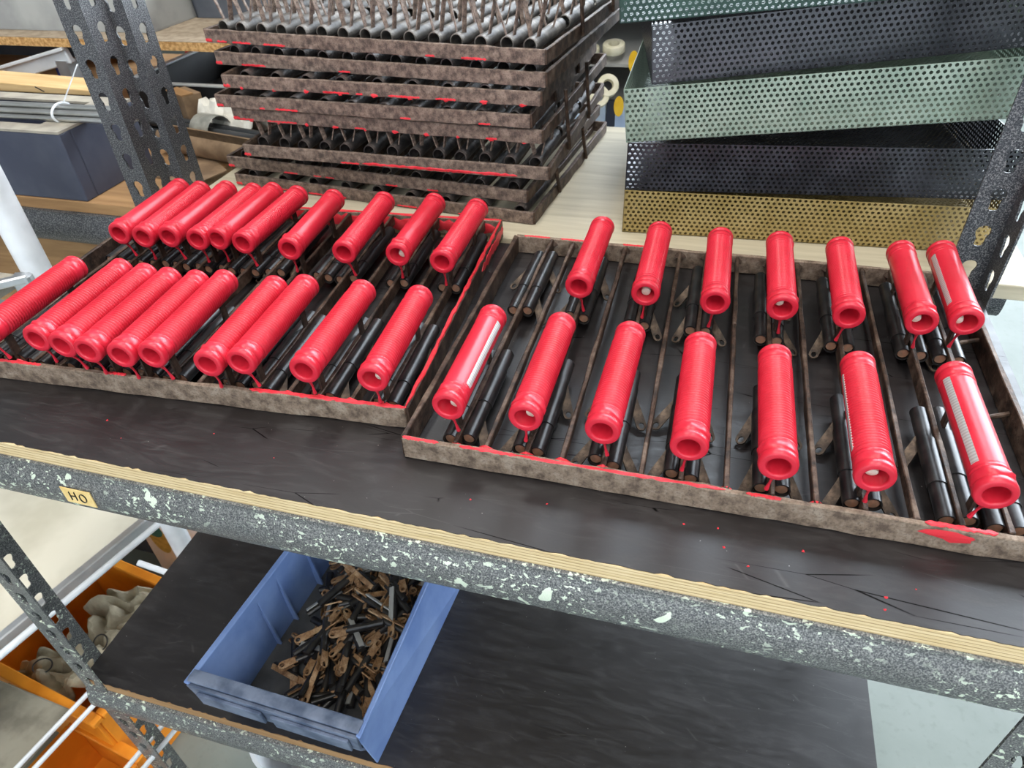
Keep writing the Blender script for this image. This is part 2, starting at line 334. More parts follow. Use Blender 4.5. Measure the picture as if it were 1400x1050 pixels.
BEAM = [(0.006, -0.0175), (-0.001, -0.0177), (-0.0025, -0.0185), (-0.0028, -0.0235), (-0.0036, -0.025), (-0.0072, -0.034), (-0.0090, -0.041), (-0.0095, -0.047), (-0.0088, -0.055), (-0.0068, -0.062), (-0.003, -0.067), (0.001, -0.068), (0.001, -0.066), (-0.003, -0.0645), (-0.006, -0.060), (-0.007, -0.053), (-0.007, -0.046), (-0.002, -0.029), (0.006, -0.0205)]
XL, XR, YB = -0.560, 0.498, 0.456
unit = thing('shelving_unit', 'grey hammertone boltless shelving unit with paint-splashed front beams, nearest the viewer', 'shelving', (0, 0, 0))
pm_fl = post_mesh('post', -1.0, 24, 1, 1)
obj('post', pm_fl, M['hammer_paint'], unit, (XL, 0.001, 0))
obj('post', post_mesh('post', -1.0, 24, -1, 1), M['hammer_paint'], unit, (XR, 0.001, 0))       # front right
obj('post', post_mesh('post', -1.0, 42, -1, -1), M['hammer'], unit, (XR, 0.461, 0.0))   # rear right
obj('beam', MB().prism(BEAM, XL + 0.003, XR - 0.003).mesh('beam', smooth=True), M['hammer_paint'], unit)
obj('beam', MB().prism([(y, z - 0.5) for y, z in BEAM], XL + 0.003, XR - 0.003).mesh('beam', smooth=True), M['hammer_paint'], unit)
RB = [(YB - y, z) for y, z in BEAM]
obj('beam', MB().prism([(y, z) for y, z in RB], XL + 0.003, XR - 0.003).mesh('beam', smooth=True), M['hammer'], unit)
obj('beam', MB().prism([(y, z - 0.5) for y, z in RB], XL + 0.003, XR - 0.003).mesh('beam', smooth=True), M['hammer'], unit)
for zz in (0, -0.5):
    for x in (XL + 0.003, XR - 0.007): obj('side_beam', MB().box(x, x + 0.004, 0.04, YB - 0.04, zz - 0.06, zz - 0.019).mesh('side_beam'), M['hammer'], unit)

def board(name, label, x0, x1, y0, y1, ztop, th, top, core):
    t = thing(name, label, 'board', (0, 0, ztop))
    obj('core', MB().box(x0, x1, y0, y1, -th, -0.0008).mesh('core'), core, t)
    # worn top film with a slightly chipped front edge
    b = MB(); n = 220; vs = []; fs = []
    for i in range(n + 1):
        x = x0 + (x1 - x0) * i / n; e = abs(random.gauss(0, 0.0006)) + (0.0012 if random.random() < 0.06 else 0)
        vs += [(x, y0 + e, 0), (x, y1, 0), (x, y0 + e, -0.0008)]
    for i in range(n): a = 3 * i; fs += [(a, a + 3, a + 4, a + 1), (a + 2, a + 5, a + 3, a)]
    obj('top_film', b.add(vs, fs).mesh('top_film', fix=False), top, t)
    return t
board('shelf_board', 'black film-faced plywood shelf board holding both racks of red grips', XL + 0.006, XR - 0.004, 0.0, 0.4555, 0.0, 0.0172, M['film'], M['ply'])
board('shelf_board', 'lower black shelf board under the blue bin of steel parts', XL + 0.003, XR - 0.004, 0.003, 0.4515, -0.5, 0.0172, M['film_low'], M['brownply'])

tp = thing('tape_label', 'strip of yellow masking tape hand-lettered HO on the front beam', 'label', (-0.3150, -0.0104, -0.0440), (R(-5), 0, 0)); tp.scale = (0.86, 1, 1)
_q = MB().add([(-0.019, 0, 0.009), (0.0195, 0, 0.009), (0.021, 0.0002, -0.009), (-0.0165, 0.0002, -0.0085), (-0.019, 0.0008, 0.009), (0.0195, 0.0008, 0.009), (0.021, 0.001, -0.009), (-0.0165, 0.001, -0.0085)],
              [(0, 1, 2, 3), (7, 6, 5, 4), (0, 4, 5, 1), (1, 5, 6, 2), (2, 6, 7, 3), (3, 7, 4, 0)])
obj('tape', _q.mesh('tape'), M['tape'], tp)
hb = MB()
for p, q in (((-0.0085, 0.0055), (-0.0078, -0.0045)), ((-0.0015, 0.006), (-0.001, -0.004)), ((-0.008, 0.0005), (-0.0015, 0.001))): hb.bar((p[0], -0.0002, p[1]), (q[0], -0.0002, q[1]), 0.0013, 0.0005)
rr = [(0.0078 + 0.0042 * math.cos(t) * 1.0, 0.0002 + 0.0048 * math.sin(t)) for t in [2 * math.pi * k / 18 for k in range(19)]]
for p, q in zip(rr[:-1], rr[1:]): hb.bar((p[0], -0.0002, p[1]), (q[0], -0.0002, q[1]), 0.0014, 0.0005)
obj('lettering', hb.mesh('lettering'), M['ink'], tp)

# second unit behind on the left, third behind on the right
u2 = thing('shelving_unit', 'grey shelving unit behind the left end, holding the blue-grey box', 'shelving')
obj('post', post_mesh('post', -1.0, 42, -1, 1), M['hammer'], u2, (-0.560, 0.450, 0.012))
obj('beam', MB().prism([(y + 0.452, z + 0.0) for y, z in BEAM], -1.6, -0.562).mesh('beam', smooth=True), M['hammer'], u2)
u3 = thing('shelving_unit', 'grey shelving unit behind, whose post stands just right of the left post', 'shelving')
obj('post', post_mesh('post', -1.0, 42, -1, 1), M['hammer'], u3, (-0.543, 0.500, 0.0))
obj('rear_sheet', MB().box(0.10, 0.60, 0.905, 0.912, -0.06, 0.40).mesh('rear_sheet'), M['darkbox'], u3)  # added behind the trays, hidden, to block window light through their holes
obj('post', post_mesh('post', -1.0, 24, -1, -1), M['hammer'], u3, (0.56, 0.902, 0.0))
obj('beam', MB().prism([(y + 0.520, z) for y, z in BEAM], -0.54, 0.55).mesh('beam', smooth=True), M['hammer'], u3)
t = tag(obj('shelf_board', MB().box(-0.541, 0.56, 0.470, 0.90, -0.018, 0.0).mesh('shelf_board', 0.001), M['paleply']), 'pale bare plywood shelf board under the rack stack and perforated trays', 'board')
t = tag(obj('shelf_board', MB().box(-1.6, -0.562, 0.456, 0.95, -0.018, 0.0).mesh('shelf_board', 0.001), M['brownply']), 'brown wooden shelf board under the blue-grey box on the left', 'board')
t = tag(obj('backing_panel', MB().box(-1.6, -0.60, 0.52, 0.535, -0.26, -0.085).mesh('backing_panel', 0.001), M['brownply']), 'brown wooden panel below the grey beam at the left edge', 'panel')

# ------------------------------------------------------------------ racks
def tube_c(r, th, L, gap=60, n=18):                           # rolled sheet tube, slit at the top, along y
    b = MB(); a0 = R(90 + gap / 2); a1 = R(450 - gap / 2); vs = []; fs = []
    for y in (0, L):
        for k in range(n + 1):
            t = a0 + (a1 - a0) * k / n
            vs += [(r * math.cos(t), y, r * math.sin(t)), ((r - th) * math.cos(t), y, (r - th) * math.sin(t))]
    m = 2 * (n + 1)
    for k in range(n):
        a = 2 * k; fs += [(a, a + 2, a + m + 2, a + m), (a + 1, a + m + 1, a + m + 3, a + 3), (a, a + 1, a + 3, a + 2), (a + m, a + m + 2, a + m + 3, a + m + 1)]
    fs += [(0, m, m + 1, 1), (2 * n, 2 * n + 1, m + 2 * n + 1, m + 2 * n)]
    return b.add(vs, fs)
def lug_mb(L, w, t, hr):                                      # flat lug along +x with a rounded, holed end
    n = 24; cx = L - w / 2; hw = w / 2
    out = [(cx + hw * math.cos(R(a)), hw * math.sin(R(a))) for a in range(-90, 91, 15)]
    out += [(cx * 0.75, hw), (cx * 0.5, hw * 0.95), (cx * 0.25, hw * 0.9), (0, hw * 0.9), (0, hw * 0.3), (0, 0), (0, -hw * 0.3), (0, -hw * 0.9), (cx * 0.25, -hw * 0.9), (cx * 0.5, -hw * 0.95), (cx * 0.75, -hw)]
    hole = [(cx + hr * 1.3 * math.cos(R(-90 + 15 * k)), hr * math.sin(R(-90 + 15 * k))) for k in range(n)]
    b = MB(); o = 0; vs = []
    for z in (-t / 2, t / 2):
        vs += [(x, y, z) for x, y in out] + [(x, y, z) for x, y in hole]
    fs = []
    for k in range(n):
        k2 = (k + 1) % n
        fs += [(k, k2, n + k2, n + k), (2 * n + k2, 2 * n + k, 3 * n + k, 3 * n + k2), (k, 2 * n + k, 2 * n + k2, k2), (n + k, n + k2, 3 * n + k2, 3 * n + k)]
    return b.add(vs, fs)
ME = {}
ME['tube'] = tube_c(0.0066, 0.0011, 0.122, 34).mesh('tube', smooth=True)
ME['sleeve'] = tube_c(0.0074, 0.0008, 0.050, 40).mesh('sleeve', smooth=True)
ME['tube_long'] = tube_c(0.0084, 0.0012, 0.104, 40).mesh('tube', smooth=True)
ME['lug'] = lug_mb(0.034, 0.0088, 0.0015, 0.0023).mesh('lug')
ME['lug_up'] = lug_mb(0.046, 0.0066, 0.0015, 0.0019).mesh('lug')
ME['disc'] = MB().lathe([(0, 0.0), (0, 0.0045), (0.0012, 0.0052), (0.003, 0.0052)], 16, 'y').mesh('end_disc', smooth=True)
def blob_mesh(seed):
    rnd = random.Random(seed); b = MB(); prof = [(0.0, 1.0), (0.35, 0.82), (0.7, 0.45), (1.0, 0.0)]; n = 14; ks = [rnd.uniform(0.7, 1.25) for _ in range(n)]
    vs = []
    for h, r in prof:
        for k in range(n): t = 2 * math.pi * k / n; vs.append((r * ks[k] * math.cos(t), r * ks[k] * math.sin(t), h))
    fs = [(i * n + k, i * n + (k + 1) % n, (i + 1) * n + (k + 1) % n, (i + 1) * n + k) for i in range(3) for k in range(n)]
    return b.add(vs, fs).mesh('paint_blob', smooth=True)
BL = [blob_mesh(s) for s in range(4)]
def coat(p, q, w, th, seed, up=(0, 0, 1), n=24):              # ribbon of spilt paint lying on a bar
    rnd = random.Random(seed); p, q, up = Vector(p), Vector(q), Vector(up); d = (q - p).normalized(); a = up.cross(d); b = MB(); vs = []
    for i in range(n + 1):
        c = p.lerp(q, i / n); taper = min(1, (i + 0.15) / 1.5, (n - i + 0.15) / 1.5); l = w / 2 * taper * rnd.uniform(0.35, 1.1); r = w / 2 * taper * rnd.uniform(0.35, 1.1)
        vs += [c - a * l, c - a * l * 0.7 + up * th, c + a * r * 0.7 + up * th, c + a * r]
    fs = []
    for i in range(n):
        o = 4 * i
        for k in range(3): fs.append((o + k, o + k + 1, o + 4 + k + 1, o + 4 + k))
    return b.add(vs, fs).mesh('paint_coat', smooth=True, fix=False)
def wob(mb_, amp=0.0004, seed=0):                             # slight unevenness of hand-welded bars
    rnd = random.Random(seed); mb_.v = [(x + rnd.gauss(0, amp), y + rnd.gauss(0, amp), z + rnd.gauss(0, amp)) for x, y, z in mb_.v]; return mb_
def long_bar(p, q, w, h, seed, n=10):
    p, q = Vector(p), Vector(q); b = MB(); rnd = random.Random(seed); d = (q - p).normalized(); a = Vector((0, 0, 1)).cross(d) * w / 2; vs = []
    for i in range(n + 1):
        c = p.lerp(q, i / n); j = lambda: rnd.gauss(0, 0.00035)
        vs += [c - a + Vector((j(), j(), j())), c + a + Vector((j(), j(), j())), c + a + Vector((j(), j(), h + j())), c - a + Vector((j(), j(), h + j()))]
    fs = [(0, 1, 2, 3), (4 * n, 4 * n + 3, 4 * n + 2, 4 * n + 1)]
    for i in range(n):
        o = 4 * i
        for k in range(4): fs.append((o + k, o + 4 + k, o + 4 + (k + 1) % 4, o + (k + 1) % 4))
    return b.add(vs, fs).mesh('bar', 0.0007)

FH = 0.0225
def frame(t, x0, x1, y0, y1, fm, sm, h=FH, w=0.005, seed=0):
    obj('front_bar', long_bar((x0, y0, 0), (x1, y0, 0), w, h, seed + 1, 26), fm, t)
    obj('rear_bar', long_bar((x0, y1, 0), (x1, y1, 0), w, h, seed + 2, 14), fm, t)
    for x in (x0, x1): obj('side_bar', long_bar((x, y0, 0), (x, y1, 0), w, h, seed + 3 + int(x > 0.1), 14), sm, t)

def carrier(t, x, y0, y1, slots, slant, seed):                # upright strip with rolled tubes and lugs on both sides
    rnd = random.Random(seed)
    obj('carrier_bar', long_bar((x, y0 + 0.003, 0.009), (x, y1 - 0.003, 0.009), 0.0040, 0.014, seed), M['rust_bar'], t)
    for ys, has in slots:
        if not has: continue
        for s in (-1, 1):
            dy = rnd.uniform(-0.003, 0.003)
            tb = obj('tube', ME['tube'], M['black_sheet'], t, (x + s * 0.0074, ys + 0.008 + dy, 0.0165), (0, s * R(-64), 0))
            obj('sleeve', ME['sleeve'], M['black_sheet'], tb, (0, 0.030 + rnd.uniform(-0.008, 0.02), 0))
            obj('end_disc', ME['disc'], M['copper_end'], tb, (0, 0.0015, 0))
            for yy in (0.034, 0.098):
                if rnd.random() < 0.4: continue
                o = obj('lug', ME['lug'], M['brown_lug'], t, (x + s * 0.0100, ys + yy + dy, 0.0165), None)
                dr = math.asin(0.0135 / 0.034); sl = R(slant + rnd.uniform(-8, 8))
                o.rotation_euler = Euler((R(rnd.uniform(-12, 12)), dr, -sl if s > 0 else math.pi + sl), 'XYZ')
ME['blade'] = MB().box(-0.0011, 0.0011, -0.004, 0.004, 0, 0.030).mesh('peg_blade')
def pegs(t, grips):                                           # two upright pegs under each grip carry it
    inv = (Matrix.Translation(t.location) @ t.rotation_euler.to_matrix().to_4x4()).inverted()
    for x, y, a in grips:
        for d in (0.022, 0.112):
            p = inv @ Vector((x - d * math.sin(R(a)), y + d * math.cos(R(a)), 0)); obj('peg', ME['blade'], M['rust_bar'], t, (p.x, p.y, 0.018))

# right rack (origin at its front left corner)
rk = thing('dipping_rack', 'rusty steel slatted rack with fourteen red grips, on the right', 'rack', (-0.019, 0.0690, 0.0004), (0, 0, R(0.4)))
RX, RD = 0.490, 0.368
frame(rk, 0, RX, 0, RD, M['rust_frame'], M['rust_bar'], seed=10)
for i, x in enumerate((0.071, 0.134, 0.197, 0.261, 0.325, 0.392)): obj('slat', long_bar((x, 0.002, 0.0125), (x, RD - 0.002, 0.0125), 0.0040, 0.009, 40 + i), M['rust_bar'], rk)
CAR_R = [0.045, 0.105, 0.167, 0.227, 0.294, 0.358, 0.421, 0.452]
for i, x in enumerate(CAR_R): carrier(rk, x, 0, RD, [(0.004, 2 if i > 5 else 1), (0.205, 2 if i == 0 else 1)], 62, 60 + i)
for i, (p, q) in enumerate((((0.455, 0.245, 0.012), (0.490, 0.262, 0.012)), ((0.455, 0.135, 0.012), (0.490, 0.152, 0.012)))): obj('cross_rod', MB().tube([p, q], 0.0022, 8).mesh('cross_rod', smooth=True), M['rust_bar'], rk)
for i, (a, b_) in enumerate(((0.0, 0.032), (0.050, 0.10), (0.098, 0.26), (0.275, 0.30))): obj('paint_coat', coat((a, -0.0006, FH), (b_, -0.0006, FH), 0.0044, 0.0007, 80 + i), M['redpaint'], rk)
obj('paint_blob', BL[1], M['redpaint'], rk, (0.420, -0.0024, FH * 0.66), (R(90), 0, 0)).scale = (0.024, 0.0072, 0.0007)
obj('paint_coat', coat((0.396, 0, FH), (0.442, 0, FH), 0.0052, 0.001, 92), M['redpaint'], rk)
for i, x in enumerate((0.071, 0.105, 0.134, 0.167, 0.261, 0.325, 0.045)):
    obj('paint_blob', BL[i % 4], M['redpaint'], rk, (x, 0.0035, FH - 0.006)).scale = (0.0075 if i < 4 else 0.005, 0.005, 0.008 if i < 4 else 0.006)
for i, x in enumerate((0.03, 0.075, 0.15)): obj('paint_coat', coat((x - 0.02, RD, FH), (x + 0.012, RD, FH), 0.0045, 0.0006, 95 + i), M['redpaint'], rk)

for i, x in enumerate([0.071, 0.134, 0.197, 0.261, 0.325, 0.392] + CAR_R):
    for yy in (0.004, RD - 0.004): obj('weld_bead', BL[i % 4], M['rust_bar'], rk, (x, yy, FH - 0.007)).scale = (0.006, 0.005, 0.0062)

# left rack, turned a little, origin at its front right corner
LA = R(3.25)
lk = thing('dipping_rack', 'rusty steel rack with red-coated rim and twenty red grips, on the left', 'rack', (-0.031, 0.1035, 0.0004), (0, 0, LA))
LX = 0.487
frame(lk, -LX, 0, 0, RD, M['rust_frame'], M['rust_bar'], seed=20)
lc = [0.022 + 0.0305 * k for k in range(15)]
CL = [0, 2, 4, 5, 7, 8, 9, 10, 11, 12, 13, 14]
for i, x in enumerate(lc):
    if i in CL: carrier(lk, -x, 0, RD, [(0.0, 1), (0.200, 1)], 66, 120 + i)
    else: obj('slat', long_bar((-x, 0.002, 0.008), (-x, RD - 0.002, 0.008), 0.0042, 0.0135, 140 + i), M['rust_bar'], lk)
obj('paint_coat', coat((0, 0.0, FH), (0, RD, FH), 0.0056, 0.0012, 150, n=40), M['redpaint'], lk)
obj('paint_coat', coat((-0.15, 0, FH), (0.001, 0, FH), 0.0056, 0.0012, 151, n=40), M['redpaint'], lk)
obj('paint_coat', coat((-0.30, RD, FH), (0.001, RD, FH), 0.0056, 0.0012, 152, n=40), M['redpaint'], lk)
obj('paint_coat', coat((-0.30, RD - 0.0028, FH * 0.5), (0.0, RD - 0.0028, FH * 0.5), 0.021, 0.0008, 153, (0, -1, 0.0), 40), M['redpaint'], lk)
obj('paint_coat', coat((-0.0, RD - 0.11, FH * 0.5), (0.0, RD, FH * 0.5), 0.02, 0.003, 157, (1, 0, 0.0), 20), M['redpaint'], lk)
for i, (a, b_) in enumerate(((-0.47, -0.455), (-0.428, -0.375), (-0.305, -0.28))): obj('paint_coat', coat((a, 0, FH), (b_, 0, FH), 0.005, 0.0008, 154 + i), M['redpaint'], lk)
for i, x in enumerate((-0.053, -0.022, -0.083, -0.114, -0.405)): obj('paint_blob', BL[i % 4], M['redpaint'], lk, (x, 0.0035, FH - 0.006)).scale = (0.007, 0.005, 0.0075)

# ------------------------------------------------------------------ red grips
GL = 0.1345
def grip_mesh(amp, seed):
    rnd = random.Random(seed)
    pr = [(0.034, 0.0001), (0.034, 0.0080), (0.0020, 0.0080), (0.0006, 0.0082), (0.0, 0.0087), (-0.0001, 0.0095), (0.0, 0.0118), (0.0003, 0.0128), (0.0012, 0.0135), (0.0030, 0.0138), (0.0056, 0.0137), (0.0064, 0.0132), (0.0068, 0.0126), (0.0074, 0.0126), (0.0080, 0.0132),
          (0.0092, 0.0134), (0.0140, 0.0133), (0.0150, 0.0129), (0.0155, 0.0124), (0.0162, 0.0130), (0.0174, 0.0132), (0.0182, 0.0128), (0.0188, 0.0123)]
    n = 31; y0, y1 = 0.0200, 0.1140; p = (y1 - y0) / n
    for k in range(n):
        for f, g in ((0.0, -1.0), (0.16, -0.75), (0.34, 0.35), (0.5, 0.5), (0.66, 0.35), (0.84, -0.75)): pr.append((y0 + (k + f) * p, 0.0128 + amp * g))
    pr += [(y1, 0.0128 - amp), (0.1150, 0.0123), (0.1158, 0.0131), (0.1170, 0.0131), (0.1178, 0.0123), (0.1188, 0.0131), (0.1262, 0.0131), (0.1270, 0.0124), (0.1278, 0.0124), (0.1286, 0.0134), (0.1318, 0.0134), (0.1336, 0.0124), (0.1345, 0.0100), (0.1345, 0.0001)]
    bumps = []
    for y in (0.0118, 0.1222):
        for _ in range(7): bumps.append((y + rnd.uniform(-0.0025, 0.0025), R(90) + rnd.uniform(-1.5, 1.5), rnd.uniform(0.0006, 0.0017), rnd.uniform(0.0012, 0.0022)))
    lean = [rnd.uniform(-0.00025, 0.00025) for _ in range(4)]
    def bf(h, t, r):
        if r < 0.0110: return 0
        e = lean[0] * math.cos(t) + lean[1] * math.cos(2 * t) + lean[2] * math.sin(2 * t)
        for by, bt, a, s in bumps:
            d = ((h - by) / s) ** 2 + ((t - bt) * 0.013 / (s * 1.6)) ** 2
            if d < 6: e += a * math.exp(-d)
        return e
    return MB().lathe(pr, 40, 'y', bf).mesh('body', smooth=True, fix=True)
GM = {'r': [grip_mesh(0.0012, s) for s in range(4)], 'f': [grip_mesh(0.0004, 10 + s) for s in range(3)], 's': [grip_mesh(0.0, 20 + s) for s in range(2)]}
for k in GM:
    for me in GM[k]: me.set_sharp_from_angle(angle=R(180))
def drip_mesh(seed):
    rnd = random.Random(seed); dx = rnd.uniform(-0.004, 0.004)
    return MB().tube([(0, 0.004, -0.0118), (dx * 0.3, 0.0055, -0.0155), (dx * 0.5, 0.0075, -0.020), (dx * 0.6, 0.009, -0.025), (dx, 0.0105, -0.0335)], [0.0032, 0.0016, 0.0011, 0.0009, 0.0018], 8).mesh('drip', smooth=True)
DR = [drip_mesh(s) for s in range(5)]
PLUG = MB().lathe([(0, 0.0001), (0.0, 0.0032), (0.0008, 0.0042), (0.003, 0.0046), (0.020, 0.0046)], 14, 'y').mesh('plug', smooth=True)
def strip_mesh(side, y0, y1, wdeg, SR=0.01305):
    b = MB(); n = 5; vs = []
    for y in (y0, y1):
        for k in range(n + 1): t = R(side - wdeg / 2 + wdeg * k / n); vs.append((SR * math.cos(t), y, SR * math.sin(t)))
    for y in (y0, y1):
        for k in range(n + 1): t = R(side - wdeg / 2 + wdeg * k / n); vs.append((0.0122 * math.cos(t), y, 0.0122 * math.sin(t)))
    m = n + 1; fs = []
    for k in range(n): fs += [(k, k + 1, m + k + 1, m + k)]
    fs += [(0, m, 3 * m, 2 * m), (n, 2 * m + n, 3 * m + n, m + n)] + [(k, 2 * m + k, 2 * m + k + 1, k + 1) for k in range(n)] + [(m + k, m + k + 1, 3 * m + k + 1, 3 * m + k) for k in range(n)]
    return b.add(vs, fs).mesh('metal_strip')
ORD = ['leftmost', 'second', 'third', 'fourth', 'fifth', 'sixth', 'seventh', 'eighth', 'ninth', 'tenth']
GZ = 0.0595
gi = 0
def grip(x, y, rz, kind, label, group, plug=None, strip=None, tilt=(0, 0)):
    global gi
    t = thing('grip', label, 'grip', (x, y, GZ), (R(tilt[0]), R(tilt[1]), R(rz)), group)
    ms = GM[kind]; b = obj('body', ms[gi % len(ms)], M['red'], t)
    if gi % 3 == 1: b.rotation_euler = (0, R(random.uniform(-14, 14)), 0)
    obj('drip', DR[gi % 5], M['red'], t)
    if plug: obj('plug', PLUG, M['cream_plug'], t, (plug[0], 0.009, plug[1]), (R(plug[2] if len(plug) > 2 else 6), 0, 0))
    if strip: obj('metal_strip', strip_mesh(*strip), M['strip'], t)['label'] = 'silver metal strip showing through the red'
    gi += 1; return t
def place(word): return 'leftmost' if word == 0 else ORD[word] + ' from left'
LF = [(-0.443, 0.071, 4), (-0.386, 0.077, 4.2), (-0.354, 0.074, 3.7), (-0.324, 0.072, 3.4), (-0.288, 0.073, 4.4), (-0.260, 0.079, 4.0), (-0.202, 0.079, 4.0), (-0.175, 0.088, 2.9), (-0.114, 0.090, 2.2), (-0.051, 0.092, 3.6)]
LR = [(-0.460, 0.279, 4.0), (-0.425, 0.277, 5.0), (-0.395, 0.284, 3.0), (-0.357, 0.284, 2.4), (-0.334, 0.290, 1.6), (-0.299, 0.287, 1.0), (-0.239, 0.285, 4.6), (-0.175, 0.290, 4.0), (-0.115, 0.297, 2.4), (-0.062, 0.292, 1.2)]
for i, (x, y, a) in enumerate(LF):
    n = {0: 'ribbed red grip cut off by the left picture edge, front row of left rack', 9: 'rightmost ribbed red grip in the left rack front row, cream plug in mouth'}.get(i, 'ribbed red grip, %s in the front row of the left rack' % (ORD[i] + ' from left'))
    grip(x, y, a, 'r', n, 'red grips on the left rack', plug=(0.0028, -0.0035) if i == 9 else None)
for i, (x, y, a) in enumerate(LR):
    n = {0: 'smooth red grip, leftmost in the rear row of the left rack', 9: 'red grip at the right end of the left rack rear row', 8: 'red grip with a cream plug, ninth in the rear row of the left rack', 1: 'red grip with a cream fleck in its mouth, second in left rack rear row'}.get(i, 'smooth red grip, %s in the rear row of the left rack' % (ORD[i] + ' from left'))
    grip(x, y, a, 'f' if i % 2 else 's', n, 'red grips on the left rack', plug={8: (0.002, -0.003), 1: (0.004, -0.0055)}.get(i))
RF = [(0.023, 0.073, 0.9, 's'), (0.086, 0.074, 0.0, 'r'), (0.146, 0.073, -1.0, 'r'), (0.210, 0.070, 0.4, 'r'), (0.272, 0.065, 0.6, 'r'), (0.335, 0.069, -0.2, 'r'), (0.409, 0.071, 1.0, 's')]
RN = ['smooth red grip with a silver strip on its right side, front left of right rack', 'ribbed red grip with a cream plug, second in the front row of the right rack', 'ribbed red grip, third from left in the front row of the right rack',
      'ribbed red grip, fourth from left in the front row of the right rack', 'ribbed red grip, fifth from left in the front row of the right rack', 'ribbed red grip with a thin silver line, sixth in the right rack front row',
      'smooth red grip with a wide silver strip on its left, front right corner']
for i, (x, y, a, k) in enumerate(RF):
    grip(x, y, a, k, RN[i], 'red grips on the right rack', plug={0: (0.003, -0.003), 1: (0.0025, -0.002), 5: (-0.0005, -0.004, 20)}.get(i), strip={0: (30, 0.022, 0.114, 26), 6: (146, 0.022, 0.116, 26), 5: (174, 0.024, 0.112, 12, 0.0136)}.get(i))
RR = [(0.088, 0.273, -0.2, 'f'), (0.153, 0.273, 0.4, 'f'), (0.218, 0.271, 0.7, 'f'), (0.278, 0.274, 0.4, 'f'), (0.335, 0.273, -0.6, 'f'), (0.395, 0.276, 0.2, 's'), (0.432, 0.284, -0.6, 's')]
RRN = ['red grip, leftmost in the rear row of the right rack', 'red grip with a cream plug, second in the rear row of the right rack', 'red grip, third from left in the rear row of the right rack', 'red grip, middle one of seven in the rear row of the right rack',
       'red grip, fifth from left in the rear row of the right rack', 'smooth red grip, second from right in the rear row of the right rack', 'smooth red grip with a silver strip, rear row, next to the right post']
for i, (x, y, a, k) in enumerate(RR):
    grip(x, y, a, k, RRN[i], 'red grips on the right rack', plug={1: (-0.0005, -0.003), 3: (-0.003, 0.001), 6: (-0.004, -0.004), 5: (-0.003, -0.002)}.get(i), strip={6: (158, 0.022, 0.112, 24)}.get(i))

pegs(lk, LF + LR); pegs(rk, [g[:3] for g in RF + RR])

# ------------------------------------------------------------------ stack of racks behind
ST = [  # front right corner x, y ; z of its underside ; yaw ; width ; tube count ; lugs
    ('bottom rack of the stack of rusty racks, jutting out furthest to the right', -0.020, 0.512, 0.001, -5.5, 0.480, 9, False),
    ('rusty rack second from the bottom of the stack', -0.032, 0.526, 0.024, -5.0, 0.480, 10, False),
    ('rusty rack third from the bottom of the stack, tubes with upright lugs', -0.001, 0.520, 0.060, -1.0, 0.445, 13, True),
    ('rusty rack fourth from the bottom of the stack, resting on upright lugs', -0.010, 0.524, 0.1045, -2.7, 0.451, 10, False),
    ('rusty rack fifth from the bottom of the stack, close above another rack', -0.023, 0.520, 0.124, -2.2, 0.453, 10, False),
    ('rusty rack third from the top of the stack', -0.010, 0.520, 0.1510, -2.0, 0.445, 9, False),
    ('rusty rack second from the top of the stack', -0.004, 0.522, 0.1725, -5.0, 0.475, 13, False),
    ('topmost rusty rack of the stack, worn tubes with many upright lugs', -0.004, 0.520, 0.1975, -6.5, 0.492, 15, True)]
SFH = 0.0165
